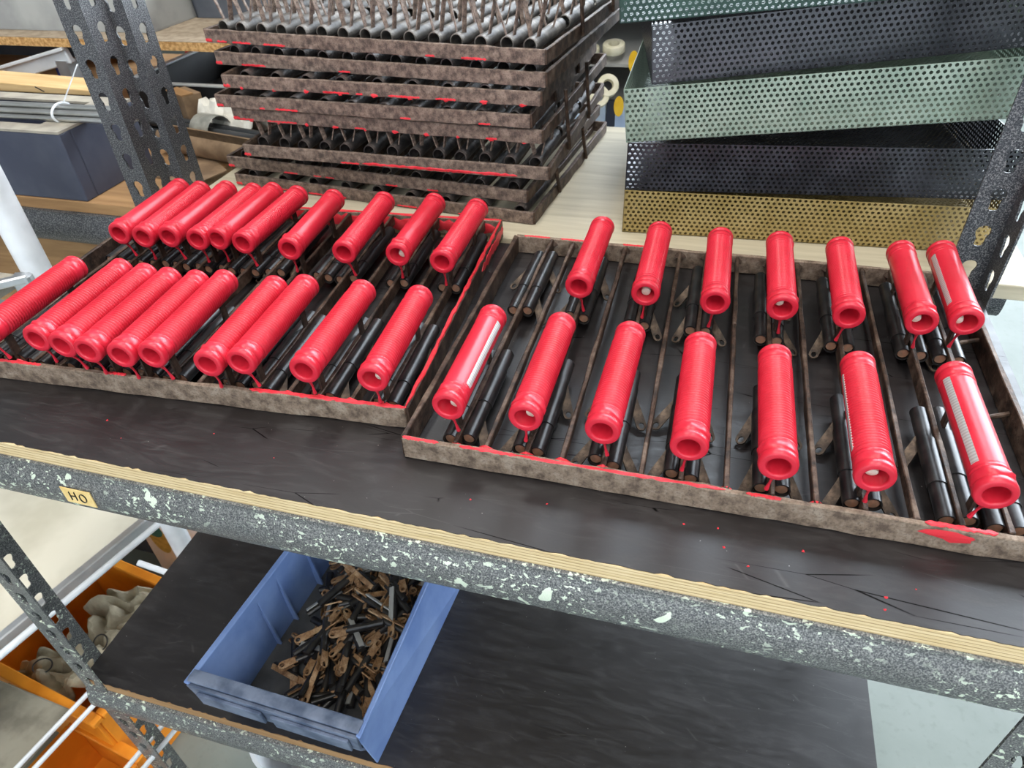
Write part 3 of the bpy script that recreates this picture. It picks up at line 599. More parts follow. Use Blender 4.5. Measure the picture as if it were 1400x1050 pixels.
for si, (lab, x, y, z, yaw, wd, nt, lugs) in enumerate(ST):
    t = thing('stacked_rack', lab, 'rack', (x, y, z), (0, 0, R(yaw)), 'stack of rusty racks')
    D = 0.36
    frame(t, -wd, 0, 0, D, M['rust_stack'], M['rust_bar'], h=SFH, w=0.0045, seed=200 + si * 7)
    rnd = random.Random(300 + si); tm = M['grey_tube'] if si == 7 else M['dark_tube']
    for k in range(nt):
        xx = -0.022 - (wd - 0.05) * k / (nt - 1) + rnd.uniform(-0.002, 0.002)
        obj('slat', long_bar((xx, 0.003, 0), (xx, D - 0.003, 0), 0.0042, 0.010, 400 + si * 20 + k, 2), M['rust_bar'], t)
        for j, yy in enumerate((0.004, 0.122, 0.240)):
            if j and not lugs and si not in (6,): continue
            tz = 0.0165 if not lugs else 0.0185
            tz = {0: 0.0145, 3: 0.0105, 4: 0.0105, 5: 0.0125}.get(si, tz)
            tb = obj('tube', ME['tube_long'], tm, t, (xx + 0.002, yy + rnd.uniform(-0.002, 0.004), tz), (0, R(rnd.uniform(150, 210)), 0))
            if lugs:
                for s, (yo, le) in enumerate(((0.012, -14), (0.016, 14), (0.064, -12), (0.068, 12))):
                    if j == 2 and s > 1: continue
                    o = obj('lug', ME['lug_up'], M['rust_stack'], t, (xx + 0.002 + (0.004 if le > 0 else -0.003), yy + yo, tz + 0.005))
                    o.rotation_euler = (R(rnd.uniform(-8, 8)), R(-90 + le + rnd.uniform(-6, 6)), R(rnd.uniform(-25, 25)))
                    if si == 2: o.scale = (0.48, 1, 1)
    # spilt red paint along the lower edge of the front bar
    for k in range(rnd.randint(3, 6)):
        a = -rnd.uniform(0.05, wd - 0.03); L = rnd.uniform(0.006, 0.04)
        obj('paint_coat', coat((a - L, -0.0024, 0.0022), (min(a, 0), -0.0024, 0.0022), 0.0032, 0.0004, 500 + si * 9 + k, (0, -1, 0)), M['redpaint'], t)
    obj('paint_coat', coat((-wd, -0.0024, 0.003), (-wd + 0.011, -0.0024, 0.003), 0.005, 0.0004, 560 + si, (0, -1, 0)), M['redpaint'], t)
    if si in (3, 5):
        for k in range(nt): obj('paint_blob', BL[k % 4], M['redpaint'], t, (-0.022 - (wd - 0.05) * k / (nt - 1), -0.0018, 0.0012), (R(90), 0, 0)).scale = (rnd.uniform(0.003, 0.006), 0.0026, 0.0010)
    if si == 2: obj('paint_coat', coat((-0.26, -0.0024, 0.003), (-0.04, -0.0024, 0.003), 0.005, 0.0004, 590, (0, -1, 0), 40), M['redpaint'], t)
    # wire carrying handles on the right side
    if si in (0, 2, 4, 7):
        for yy in ((0.10, 0.23) if si != 7 else (0.13, 0.27)):
            hgt = {0: 0.055, 2: 0.085, 4: 0.07, 7: 0.11}[si]
            obj('handle', MB().tube([(0.004, yy, 0.004), (0.005, yy - 0.004, 0.012), (0.003, yy - 0.008, hgt * 0.5), (0.001, yy - 0.012, hgt)], 0.0026, 8).mesh('handle', smooth=True), M['rust_bar'], t)

# ------------------------------------------------------------------ perforated trays
TP, TQ, TR_ = 0.00635, 0.0055, 0.00195
OCT = []
for c in range(4):
    a = [(-1, -1), (1, -1), (1, 1), (-1, 1)][c]; b = [(1, -1), (1, 1), (-1, 1), (-1, -1)][c]
    for f in (0, 0.5):
        t_ = math.atan2(a[1] + (b[1] - a[1]) * f, a[0] + (b[0] - a[0]) * f); OCT.append((TR_ * math.cos(t_), TR_ * math.sin(t_)))
NU, NV, ND = 69, 11, 53
TLx, THz, TDy = NU * TP, NV * TQ, ND * TQ
SIDEN = int(TDy / TP)
pm_front = MB().sheet(OCT, NU, NV, TP, TQ, 0.0010, True, lambda u, v, w: (u, w, v)).mesh('front_wall', fix=False)
pm_side = MB().sheet(OCT, SIDEN, NV, TDy / SIDEN, TQ, 0.0010, True, lambda u, v, w: (w, u, v)).mesh('side_wall', fix=False)
pm_floor = MB().sheet(OCT, NU, ND, TP, TQ, 0.0010, True, lambda u, v, w: (u, v, w)).mesh('tray_floor', fix=False)
TRAYS = [('gold perforated metal tray at the bottom of the tray stack', 'gold', 0.097, 0.514, 0.0010, 3.5, 0, 0.92),
         ('black perforated metal tray second from bottom, on the gold tray', 'blackcoat', 0.097, 0.515, 0.0570, 6.6, 0, 0.96),
         ('pale green perforated metal tray in the middle of the tray stack', 'lightgreen', 0.095, 0.515, 0.1155, 2.0, -6.3, 1),
         ('glossy black perforated metal tray on top of the pale green one', 'blackcoat', 0.119, 0.520, 0.1805, 10.0, -5.0, 1),
         ('dark green perforated metal tray on top of the tray stack', 'darkgreen', 0.080, 0.516, 0.2430, 5.0, -4.6, 1)]
for lab, m, x, y, z, yaw, tilt, hs in TRAYS:
    t = thing('perforated_tray', lab, 'tray', (x, y, z), (0, R(tilt), R(yaw)), 'stack of perforated trays')
    for o in (obj('front_wall', pm_front, M[m], t), obj('rear_wall', pm_front, M[m], t, (0, TDy - 0.001, 0)), obj('side_wall', pm_side, M[m], t), obj('side_wall', pm_side, M[m], t, (TLx - 0.001, 0, 0))): o.scale = (1, 1, hs)
    obj('tray_floor', pm_floor, M[m], t)

# ------------------------------------------------------------------ blue bin and steel parts
bn = thing('storage_bin', 'blue plastic storage bin full of rusty clevis parts on the lower shelf', 'bin', (-0.21, 0.15, -0.4995))
BO = Vector((-0.21, 0.15, -0.4995)); ZT = -0.385; ZB = -0.4990
def bq(pts, th, name, m, par=None, bev=0.0006):
    return obj(name, wall_quad([Vector(p) - BO for p in pts], th).mesh(name, bev), m, par or bn)
def wall_quad(pts, th):                                       # thick wall from 4 outer points; th = inward offset vector
    th = Vector(th); P = [Vector(p) for p in pts]; Q = [p + th for p in P]
    return MB().add(P + Q, [(0, 1, 2, 3), (7, 6, 5, 4), (0, 4, 5, 1), (1, 5, 6, 2), (2, 6, 7, 3), (3, 7, 4, 0)])
bq([(-0.318, 0.03, ZB), (-0.106, 0.03, ZB), (-0.090, 0.298, ZB), (-0.302, 0.298, ZB)], (0, 0, 0.003), 'bin_floor', M['binfloor'])
bq([(-0.322, 0.020, ZB), (-0.302, 0.30, ZB), (-0.302, 0.30, ZT), (-0.331, -0.010, ZT)], (0.003, 0, 0), 'side_wall', M['bluebin'])
bq([(-0.084, 0.30, ZB), (-0.103, 0.004, ZB), (-0.100, -0.016, ZT), (-0.098, 0.30, ZT)], (-0.003, 0, 0), 'side_wall', M['bluebin'])
bq([(-0.302, 0.30, ZB), (-0.086, 0.30, ZB), (-0.098, 0.30, ZT), (-0.302, 0.30, ZT)], (0, -0.003, 0), 'rear_wall', M['bluebin'])
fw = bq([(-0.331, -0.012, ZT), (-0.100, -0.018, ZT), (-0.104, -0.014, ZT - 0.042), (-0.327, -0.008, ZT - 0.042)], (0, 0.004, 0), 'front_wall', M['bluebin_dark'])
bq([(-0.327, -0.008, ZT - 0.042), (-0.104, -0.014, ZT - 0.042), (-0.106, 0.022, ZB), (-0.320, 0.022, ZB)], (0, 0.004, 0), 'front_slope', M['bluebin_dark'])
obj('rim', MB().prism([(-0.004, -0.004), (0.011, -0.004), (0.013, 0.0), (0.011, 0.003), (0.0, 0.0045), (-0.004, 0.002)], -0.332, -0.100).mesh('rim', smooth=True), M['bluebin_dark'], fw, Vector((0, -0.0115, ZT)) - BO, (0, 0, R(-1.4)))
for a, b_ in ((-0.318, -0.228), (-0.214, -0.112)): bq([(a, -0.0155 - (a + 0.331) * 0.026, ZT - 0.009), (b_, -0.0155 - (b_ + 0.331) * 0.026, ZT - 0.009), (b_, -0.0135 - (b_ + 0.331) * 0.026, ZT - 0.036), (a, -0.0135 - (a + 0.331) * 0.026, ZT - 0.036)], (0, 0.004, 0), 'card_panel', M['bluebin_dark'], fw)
obj('rim', MB().bar(Vector((-0.332, -0.010, ZT)) - BO, Vector((-0.303, 0.30, ZT)) - BO, 0.008, 0.004).mesh('rim', 0.001), M['bluebin'], bn)
obj('rim', MB().bar(Vector((-0.099, -0.016, ZT)) - BO, Vector((-0.097, 0.30, ZT)) - BO, 0.006, 0.004).mesh('rim', 0.001), M['bluebin'], bn)
for y in (0.118, 0.160, 0.225):
    x = -0.331 + 0.097 * y; obj('rib', MB().prism([(x - 0.002, ZB), (x + 0.014, ZB), (x + 0.004, ZT - 0.012), (x - 0.004, ZT - 0.012)], y, y + 0.003, 'y').mesh('rib'), M['bluebin'], bn, -BO)

ME['rod'] = MB().prism([(0.0055 * math.cos(R(a)), 0.0055 * math.sin(R(a))) for a in range(-30, 211, 20)], 0, 0.056, 'y').mesh('rod', 0.0004, smooth=True)
fk = MB()
lug1 = lug_mb(0.024, 0.0105, 0.0018, 0.0027)
for zz in (0.0046, -0.0046): fk.add([(y, -x + 0.004, zz + z) for x, y, z in lug1.v], lug1.f)
ME['fork'] = fk.box(-0.0045, 0.0045, 0.0, 0.006, -0.0046, 0.0046).mesh('fork')
ME['pin'] = MB().lathe([(0, 0.0001), (0.0, 0.0034), (0.006, 0.0042), (0.008, 0.0)], 10, 'y').mesh('pin', smooth=True)
ME['flat'] = MB().box(-0.0036, 0.0036, 0.002, 0.054, 0.0055, 0.0072).mesh('strip')
rnd = random.Random(11)
import itertools
cells = []
for layer, (zz, n) in enumerate(((0.010, 40), (0.022, 40), (0.034, 36), (0.047, 28), (0.060, 14))):
    for k in range(n):
        y = rnd.uniform(0.055 + 0.018 * layer, 0.270); x = rnd.uniform(-0.268 + 0.010 * layer - (0.012 if y > 0.18 else 0), -0.136)
        cells.append((x, y, zz))
for i, (x, y, z) in enumerate(cells):
    c = thing('clevis_part', ('black rod with a rusty fork and a strip along its back, in the blue bin' if i % 3 == 0 else 'black rod with a rusty fork and a copper-coloured tip, in the blue bin' if i % 4 == 0 else 'plain black rod with a rusty forked end, in the blue bin'), 'part', (x, y, -0.4995 + z + max(0, y - 0.16) * 0.06), (R(rnd.uniform(-14, 14)), R(rnd.uniform(-70, 70)), R(rnd.uniform(-180, 180))), 'clevis parts in the blue bin')
    off = (0, -0.016, 0)
    obj('rod', ME['rod'], M['black_sheet'], c, off); obj('fork', ME['fork'], M['rust_lug'], c, off)
    if i % 3 == 0: obj('steel_strip', ME['flat'], M['lightgrey'] if i % 9 == 0 else M['rust_lug'], c, off)
    if i % 4 == 0 and i % 3: obj('pin', ME['pin'], M['copper_pin'], c, (0, 0.030, 0))

# crumbs of red paint on the black board
cr = MB()
for x, y in ((0.245, 0.035), (0.262, 0.022), (0.352, 0.018), (0.350, 0.008), (0.11, 0.045), (-0.20, 0.055), (-0.31, 0.048), (-0.28, 0.03), (0.30, 0.045), (0.215, 0.05), (0.24, 0.052), (0.372, 0.03), (-0.13, 0.04), (0.05, 0.035)):
    q = random.uniform(0.0005, 0.0013); k0 = [random.uniform(0.6, 1.4) for _ in range(7)]
    cr.add([(x + q * k0[k] * math.cos(k * 0.9), y + q * k0[k] * math.sin(k * 0.9), 0.0001) for k in range(7)] + [(x, y, q * 0.9)], [(k, (k + 1) % 7, 7) for k in range(7)])
o = tag(obj('paint_crumbs', cr.mesh('paint_crumbs'), M['redpaint']), 'tiny red paint crumbs scattered on the black shelf board', 'crumbs'); o['kind'] = 'stuff'

# ------------------------------------------------------------------ behind, on the left
gb = thing('plastic_box', 'blue-grey open box with a pale rim, behind the left end of the racks', 'box', (-0.690, 0.4575, 0.0))
obj('wall', MB().box(-0.34, 0, 0, 0.022, 0, 0.100).mesh('wall', 0.0015), M['greybox'], gb); obj('wall', MB().box(-0.34, 0, 0.130, 0.152, 0, 0.100).mesh('wall', 0.0015), M['greybox'], gb)
obj('wall', MB().box(-0.050, 0, 0.022, 0.130, 0, 0.100).mesh('wall', 0.0015), M['greybox'], gb); obj('wall', MB().box(-0.34, -0.318, 0.022, 0.130, 0, 0.100).mesh('wall', 0.0015), M['greybox'], gb)
obj('box_floor', MB().box(-0.318, -0.05, 0.022, 0.130, 0, 0.006).mesh('box_floor'), M['greybox'], gb)
rim = MB().box(-0.34, 0, 0, 0.026, 0.100, 0.1035).box(-0.34, 0, 0.126, 0.152, 0.100, 0.1035).box(-0.054, 0, 0.026, 0.126, 0.100, 0.1035).box(-0.34, -0.314, 0.026, 0.126, 0.100, 0.1035)
obj('rim', rim.mesh('rim'), M['greyrim'], gb)['label'] = 'pale beige top rim'
for k, (dy, dz) in enumerate(((0, 0), (0.008, 0), (0.016, 0), (0.024, 0.0), (0.004, 0.0075), (0.012, 0.0075), (0.02, 0.0075), (0.010, 0.0145))):
    nm = ['front', 'second', 'third', 'rear'][k] + ' rod in the lower layer' if k < 4 else (['front', 'middle', 'rear'][k - 4] + ' rod in the middle layer' if k < 7 else 'top rod')
    tag(obj('steel_rod', MB().tube([(-1.02, 0.488 + dy, 0.1078 + dz), (-0.600, 0.500 + dy, 0.1078 + dz)], 0.0038, 10).mesh('steel_rod', smooth=True), M['steelrod']), 'pale steel rod, ' + nm + ' of the bundle on the box', 'rod', 'bundle of steel rods')
zt = thing('cable_tie', 'white cable tie around the bundle of steel rods', 'cable tie', (-0.722, 0.508, 0.1135))
ring = [(0.0, 0.019 * math.cos(t), 0.0125 * math.sin(t)) for t in [2 * math.pi * k / 20 for k in range(21)]]
obj('loop', MB().tube(ring, 0.0018, 6, False).mesh('loop', smooth=True), M['whitepaint'], zt); obj('tail', MB().bar((0, 0.010, 0.012), (0.030, 0.03, 0.058), 0.0045, 0.0015).mesh('tail'), M['whitepaint'], zt)

db = thing('crate', 'charcoal box with a tan wooden lid behind the steel rods', 'box', (-0.785, 0.632, 0.0))
obj('body', MB().box(-0.42, -0.0, 0, 0.05, 0, 0.098).mesh('body', 0.001), M['darkbox'], db)
ld = obj('lid', MB().add([(-0.42, -0.004, 0.098), (0.006, -0.004, 0.098), (0.006, 0.054, 0.098), (-0.42, 0.054, 0.098), (-0.42, -0.004, 0.120), (0.006, -0.004, 0.106), (0.006, 0.054, 0.106), (-0.42, 0.054, 0.120)], [(0, 3, 2, 1), (4, 5, 6, 7), (0, 1, 5, 4), (1, 2, 6, 5), (2, 3, 7, 6), (3, 0, 4, 7)]).mesh('lid', 0.001), M['tan'], db); obj('crack', MB().bar((-0.105, -0.0044, 0.108), (-0.09, -0.0044, 0.101), 0.001, 0.0016).mesh('crack'), M['ink'], ld)

# upper shelf board far left with two boxes
ub = thing('shelf_board', 'particle board shelf with a raw tan edge, at the upper left', 'board', (0, 0.80, 0.140))
obj('core', MB().box(-2.0, -0.40, 0, 0.42, -0.015, -0.0005).mesh('core'), M['chip'], ub); obj('top_face', MB().box(-2.0, -0.40, 0.0, 0.42, -0.0005, 0.0005).mesh('top_face'), M['chiptop'], ub)
def tub(name, label, x0, x1, y0, y1, z0, h, m, taper=0.012):
    t = thing(name, label, 'box', ((x0 + x1) / 2, (y0 + y1) / 2, z0)); a, c = (x1 - x0) / 2, (y1 - y0) / 2; th = 0.004
    for nx, ny, L in ((0, -1, a), (0, 1, a), (-1, 0, c), (1, 0, c)):
        d = c if nx == 0 else a
        if nx == 0: pts = [(-a + taper, ny * (d - taper), 0), (a - taper, ny * (d - taper), 0), (a, ny * d, h), (-a, ny * d, h)]
        else: pts = [(nx * (d - taper), -c + taper, 0), (nx * (d - taper), c - taper, 0), (nx * d, c, h), (nx * d, -c, h)]
        obj('wall', wall_quad(pts, (-nx * th, -ny * th, 0)).mesh('wall'), m, t)
    obj('box_floor', MB().box(-a + taper, a - taper, -c + taper, c - taper, 0, 0.004).mesh('box_floor'), m, t)
    obj('rim', MB().box(-a - 0.004, a + 0.004, -c - 0.004, -c + 0.004, h - 0.008, h).box(-a - 0.004, a + 0.004, c - 0.004, c + 0.004, h - 0.008, h + 0.001).box(-a - 0.004, -a + 0.004, -c + 0.004, c - 0.004, h - 0.008, h + 0.001).box(a - 0.004, a + 0.004, -c + 0.004, c - 0.004, h - 0.008, h + 0.001).mesh('rim'), m, t)
    return t
tub('plastic_tub', 'light grey plastic tub on the particle board shelf, top left corner', -1.40, -0.83, 0.86, 1.12, 0.1410, 0.13, M['lightgrey'], -0.012)
tub('plastic_tub', 'slate grey plastic tub on the particle board shelf, left of the rack stack', -0.815, -0.55, 0.97, 1.17, 0.1410, 0.13, M['slate'], 0.004)

# things seen below that shelf, between the posts and the stack
fr = thing('ladder_frame', 'white metal frame leaning below the particle board shelf', 'frame', (0, 0, 0))
obj('rail', MB().bar((-1.26, 0.81, 0.046), (-0.985, 0.81, 0.108), 0.012, 0.026).mesh('rail', 0.002), M['whitepaint'], fr); obj('rail', MB().bar((-1.26, 0.803, 0.060), (-0.985, 0.803, 0.122), 0.014, 0.006).mesh('rail', 0.001), M['whitepaint'], fr)
obj('cross_piece', MB().box(-1.045, -1.022, 0.822, 0.828, 0.0, 0.085).mesh('cross_piece'), M['blue'], fr)
obj('foot', MB().box(-1.26, -1.235, 0.80, 0.825, 0.0, 0.044).mesh('foot'), M['aluminium'], fr); obj('foot', MB().box(-1.015, -0.99, 0.80, 0.825, 0.0, 0.100).mesh('foot'), M['aluminium'], fr)
tag(obj('shade_panel', MB().box(-1.9, -1.15, 1.19, 1.20, -0.001, 0.124).mesh('shade_panel'), M['darkbox']), 'dark panel standing in for shade behind the white frame at the upper left', 'panel')  # sheet added for the shadow under the particle board shelf
bc = thing('black_crate', 'black open crate with a grey metal rim left of the rack stack', 'crate', (-0.875, 0.80, 0.0))
obj('wall', MB().box(0.006, 0.314, 0.0, 0.006, 0, 0.066).mesh('wall'), M['blackmatt'], bc); obj('wall', MB().box(0.006, 0.314, 0.344, 0.35, 0, 0.066).mesh('wall'), M['blackmatt'], bc)
obj('wall', MB().box(0, 0.006, 0.0, 0.35, 0, 0.066).mesh('wall'), M['blackmatt'], bc); obj('wall', MB().box(0.314, 0.32, 0.0, 0.35, 0, 0.066).mesh('wall'), M['blackmatt'], bc)
obj('crate_floor', MB().box(0.006, 0.314, 0.006, 0.344, 0, 0.003).mesh('crate_floor'), M['blackmatt'], bc)
obj('rim', MB().box(-0.003, 0.323, -0.004, 0.006, 0.066, 0.070).mesh('rim', 0.001), M['lightgrey'], bc); obj('rim', MB().box(-0.006, 0.007, 0.006, 0.352, 0.066, 0.070).mesh('rim', 0.001), M['whitepaint'], bc)
tag(obj('red_can', MB().lathe([(0, 0.0), (0, 0.028), (0.06, 0.028), (0.064, 0.026), (0.064, 0.0)], 20).mesh('red_can', smooth=True), M['redpaint'], None, (-0.965, 1.14, -0.001)), 'red can half hidden behind the posts at the left', 'can')
tag(obj('shelf_board', MB().box(-1.95, -0.545, 0.952, 1.25, -0.018, -0.001).mesh('shelf_board', 0.001), M['brownply']), 'brown board under the black crate, behind the left posts', 'board')

cb = thing('cardboard_box', 'small brown cardboard box beside the right-hand of the left posts', 'box', (-0.728, 0.752, 0.0), (0, 0, R(-28)))
obj('body', MB().box(-0.035, 0.025, 0, 0.035, 0, 0.066).mesh('body', 0.001), M['cardboard'], cb); obj('flap', MB().bar((-0.035, 0.01, 0.067), (0.025, 0.01, 0.067), 0.022, 0.002).mesh('flap'), M['brownply'], cb)
pp = MB()
rnd = random.Random(5)
pv = []
for i in range(13):
    for j in range(9): pv.append((-0.065 + 0.13 * i / 12, -0.03 + 0.06 * j / 8, 0.012 + 0.050 * math.sin(math.pi * j / 8) * (0.7 + 0.5 * rnd.random())))
pp.add(pv, [(i * 9 + j, i * 9 + j + 1, (i + 1) * 9 + j + 1, (i + 1) * 9 + j) for i in range(12) for j in range(8)])
me = pp.mesh('crumpled_paper', smooth=True); o = obj('crumpled_paper', me, M['paper'], None, (-0.625, 0.752, -0.010), (0, 0, R(-14))); tag(o, 'crumpled white packing paper behind the dark pipes', 'paper')
sol = o.modifiers.new('thick', 'SOLIDIFY'); sol.thickness = 0.002
PIPES = [(0.707, 0.0090, 0.0082, 'front pipe of the dark bundle'), (0.724, 0.0090, 0.0082, 'middle pipe of the dark bundle'), (0.741, 0.0090, 0.0082, 'rear pipe of the dark bundle'), (0.715, 0.0240, 0.0080, 'upper front pipe of the dark bundle'), (0.733, 0.0240, 0.0080, 'upper rear pipe of the dark bundle')]
for y, z, r, nm in PIPES: tag(obj('pipe', MB().tube([(-0.86, y + 0.03, z), (-0.50, y - 0.045, z)], r, 12).mesh('pipe', smooth=True), M['darkpipe']), nm + ' left of the rack stack', 'pipe', 'dark pipes left of the stack')
sl = thing('plastic_sleeve', 'cloudy tape band around the dark pipes left of the stack', 'sleeve', (-0.640, 0.708, 0.019), (0, 0, R(-11.8)))
obj('band', MB().lathe([(-0.022, 0.028), (-0.02, 0.029), (0.02, 0.029), (0.022, 0.028)], 20, 'z').mesh('band', smooth=True), M['polythene'], sl, (0, 0, 0.002), (0, R(90), 0))
tag(obj('cardboard_tube', tube_c(0.022, 0.002, 0.22, 80, 20).mesh('cardboard_tube', smooth=True), M['cardboard'], None, (-0.485, 0.622, 0.0222), (0, 0, R(78))), 'open cardboard tube holding steel bars left of the rack stack', 'tube')
for k, (dy, dz) in enumerate(((-0.008, 0), (0.008, 0), (0, 0.013))): tag(obj('steel_rod', MB().tube([(-0.68, 0.660 + dy, 0.0115 + dz), (-0.47, 0.616 + dy, 0.0115 + dz)], 0.0062, 10).mesh('steel_rod', smooth=True), M['darkpipe'] if k < 2 else M['steelrod']), ['front dark bar', 'rear dark bar', 'bright upper bar'][k] + ' inside the cardboard tube', 'rod', 'bars in the cardboard tube')
tag(obj('cardboard_sheet', MB().add([(-0.66, 0.56, 0.0006), (-0.565, 0.535, 0.0006), (-0.545, 0.60, 0.0006), (-0.62, 0.66, 0.0006), (-0.66, 0.56, 0.0026), (-0.565, 0.535, 0.0026), (-0.545, 0.60, 0.0026), (-0.62, 0.66, 0.0026)], [(0, 3, 2, 1), (4, 5, 6, 7), (0, 1, 5, 4), (1, 2, 6, 5), (2, 3, 7, 6), (3, 0, 4, 7)]).mesh('cardboard_sheet'), M['cardboard']), 'flat piece of cardboard on the left shelf in front of the pipes', 'cardboard')

# ------------------------------------------------------------------ behind, between the stack and the trays: small-parts rack
pr_ = thing('parts_rack', 'blurred grey parts rack with small bins behind the plywood shelf', 'rack', (-0.02, 1.15, 0.0))
for zz in (-0.06, 0.03, 0.12): obj('shelf', MB().add([(-0.16, 0, zz), (0.14, 0, zz), (0.14, 0.16, zz + 0.05), (-0.16, 0.16, zz + 0.05), (-0.16, 0, zz + 0.006), (0.14, 0, zz + 0.006), (0.14, 0.16, zz + 0.056), (-0.16, 0.16, zz + 0.056)], [(0, 3, 2, 1), (4, 5, 6, 7), (0, 1, 5, 4), (1, 2, 6, 5), (2, 3, 7, 6), (3, 0, 4, 7)]).mesh('shelf'), M['lightgrey'], pr_)
for x in (-0.17, 0.14): obj('upright', MB().box(x, x + 0.02, 0, 0.18, -1.0, 0.24).mesh('upright', 0.001), M['darkbox'], pr_)
obj('rear_sheet', MB().box(-0.16, 0.14, 0.17, 0.18, -0.5, 0.24).mesh('rear_sheet'), M['slate'], pr_)
for x, m, w in ((-0.13, 'paleblue', 0.03), (-0.095, 'navy', 0.014), (-0.078, 'paleblue', 0.022), (-0.052, 'navy', 0.016), (-0.034, 'paleblue', 0.024), (-0.008, 'navy', 0.016), (0.010, 'paleblue', 0.030), (0.045, 'navy', 0.02), (0.07, 'paleblue', 0.03)):
    obj('divider', MB().box(x, x + w, -0.006, -0.001, -0.30, -0.012 - 0.03 * abs(math.sin(x * 90))).mesh('divider'), M[m], pr_)
def spool(x, y, z, r, rx, lab, ry=0):
    t = thing('spool', lab, 'spool', (x, y, z), (R(rx), R(ry), 0), 'ivory rings in the parts rack')
    obj('ring', MB().lathe([(0, r * 0.5), (0, r * 0.95), (r * 0.1, r), (r * 0.6, r), (r * 0.7, r * 0.95), (r * 0.7, r * 0.5), (r * 0.35, r * 0.42), (0, r * 0.5)], 22).mesh('ring', smooth=True), M['spool'], t)
spool(-0.022, 1.165, 0.055, 0.022, 12, 'ivory ring standing upright, upper right in the parts rack'); spool(-0.068, 1.165, 0.050, 0.018, 10, 'smaller ivory ring, upper left in the parts rack')
spool(-0.030, 1.15, -0.008, 0.022, 55, 'ivory ring tipped on edge, middle of the parts rack', 30); spool(-0.045, 1.135, -0.025, 0.021, 55, 'ivory ring tipped on edge, lowest in the parts rack', 30)
for x, z, lab in ((0.022, 0.045, 'small yellow oval tag high on the parts rack'), (-0.002, -0.040, 'larger yellow oval tag low on the parts rack')):
    t = thing('tag', lab, 'tag', (x, 1.135, z)); obj('disc', MB().prism([(0.010 * math.cos(a), 0.020 * math.sin(a)) for a in [2 * math.pi * k / 16 for k in range(16)]], -0.002, 0.0, 'y').mesh('disc'), M['yellow'], t)
tag(obj('white_card', MB().add([(-0.09, 1.12, 0.128), (-0.030, 1.12, 0.128), (0.01, 1.12, 0.20), (-0.09, 1.12, 0.20), (-0.09, 1.124, 0.128), (-0.030, 1.124, 0.128), (0.01, 1.124, 0.20), (-0.09, 1.124, 0.20)], [(0, 1, 2, 3), (7, 6, 5, 4), (0, 4, 5, 1), (1, 5, 6, 2), (2, 6, 7, 3), (3, 7, 4, 0)]).mesh('white_card'), M['paper']), 'white card standing above the parts rack, beside the green tray', 'card')

# ------------------------------------------------------------------ lower left: white trolley, crates
tr = thing('trolley', 'white tubular steel trolley with a cream board, left of the shelving', 'trolley', (-0.715, 0.35, -1.0))
obj('pole', MB().lathe([(0.0, 0.0195), (1.7, 0.0195), (1.705, 0.018)], 24).mesh('pole', smooth=True), M['whitepaint'], tr)
obj('bracket', MB().bar((-0.012, -0.03, 0.935), (0.012, -0.02, 0.935), 0.018, 0.03).mesh('bracket', 0.003), M['aluminium'], tr)
obj('edge_rail', MB().bar((0.010, -0.024, 0.945), (-0.14, -0.16, 0.945), 0.012, 0.012).mesh('edge_rail', 0.002), M['aluminium'], tr)
a = R(-9.5)
obj('rail', MB().tube([(0.018, 0.10, 0.398), (-0.135, -0.50, 0.398)], 0.0065, 10).mesh('rail', smooth=True), M['whitepaint'], tr)
obj('board_edge', MB().bar((-0.010, 0.10, 0.398), (-0.160, -0.50, 0.398), 0.016, 0.022).mesh('board_edge', 0.002), M['aluminium'], tr)
cb2 = MB().prism([(-0.018, 0.10), (-0.168, -0.50), (-0.80, -0.50), (-0.80, 0.10)], 0.39, 0.402, 'z'); obj('board', cb2.mesh('board'), M['creamboard'], tr)
obj('cross_rod', MB().tube([(0.0, -0.095, 0.385), (0.20, -0.085, 0.330)], 0.0055, 10).mesh('cross_rod', smooth=True), M['whitepaint'], tr)
for k, x in enumerate((-0.018, 0.010, 0.150, 0.176)): obj('wire', MB().tube([(x + 0.02, -0.20, 0.256), (x - 0.032, -0.50, 0.256)], 0.0042, 8).mesh('wire', smooth=True), M['whitepaint'], tr)
tag(obj('cream_shelf', MB().box(-1.10, -0.735, 0.20, 0.34, -0.075, -0.062).mesh('cream_shelf', 0.001), M['greyrim']), 'pale weathered board behind the white pole at the left edge', 'board')

def crate(label, x, y, z, w, d, h, rz):
    t = thing('crate', label, 'crate', (x, y, z), (0, 0, R(rz)))
    for nx, ny in ((0, -1), (0, 1), (-1, 0), (1, 0)):
        if nx == 0: m = MB().box(-w / 2, w / 2, ny * d / 2 - 0.004, ny * d / 2 + 0.004, 0, h - 0.004)
        else: m = MB().box(nx * w / 2 - 0.004, nx * w / 2 + 0.004, -d / 2 + 0.004, d / 2 - 0.004, 0, h - 0.004)
        wl = obj('wall', m.mesh('wall', 0.001), M['orange'], t)
        r2 = MB().box(-w / 2 - 0.008, w / 2 + 0.008, ny * d / 2 - 0.010, ny * d / 2 + 0.010, h - 0.012, h) if nx == 0 else MB().box(nx * w / 2 - 0.010, nx * w / 2 + 0.010, -d / 2 + 0.01, d / 2 - 0.01, h - 0.012, h)
        obj('rim', r2.mesh('rim', 0.002), M['orange'], wl)
    obj('crate_floor', MB().box(-w / 2, w / 2, -d / 2, d / 2, 0, 0.005).mesh('crate_floor'), M['orange'], t)
    return t
crate('orange plastic crate with dirty cotton gloves, lower left below the cream board', -0.86, 0.19, -1.0, 0.36, 0.26, 0.235, -8)
crate('orange plastic crate at the bottom left corner, below the white wires', -0.74, -0.06, -1.0, 0.16, 0.20, 0.14, -8)
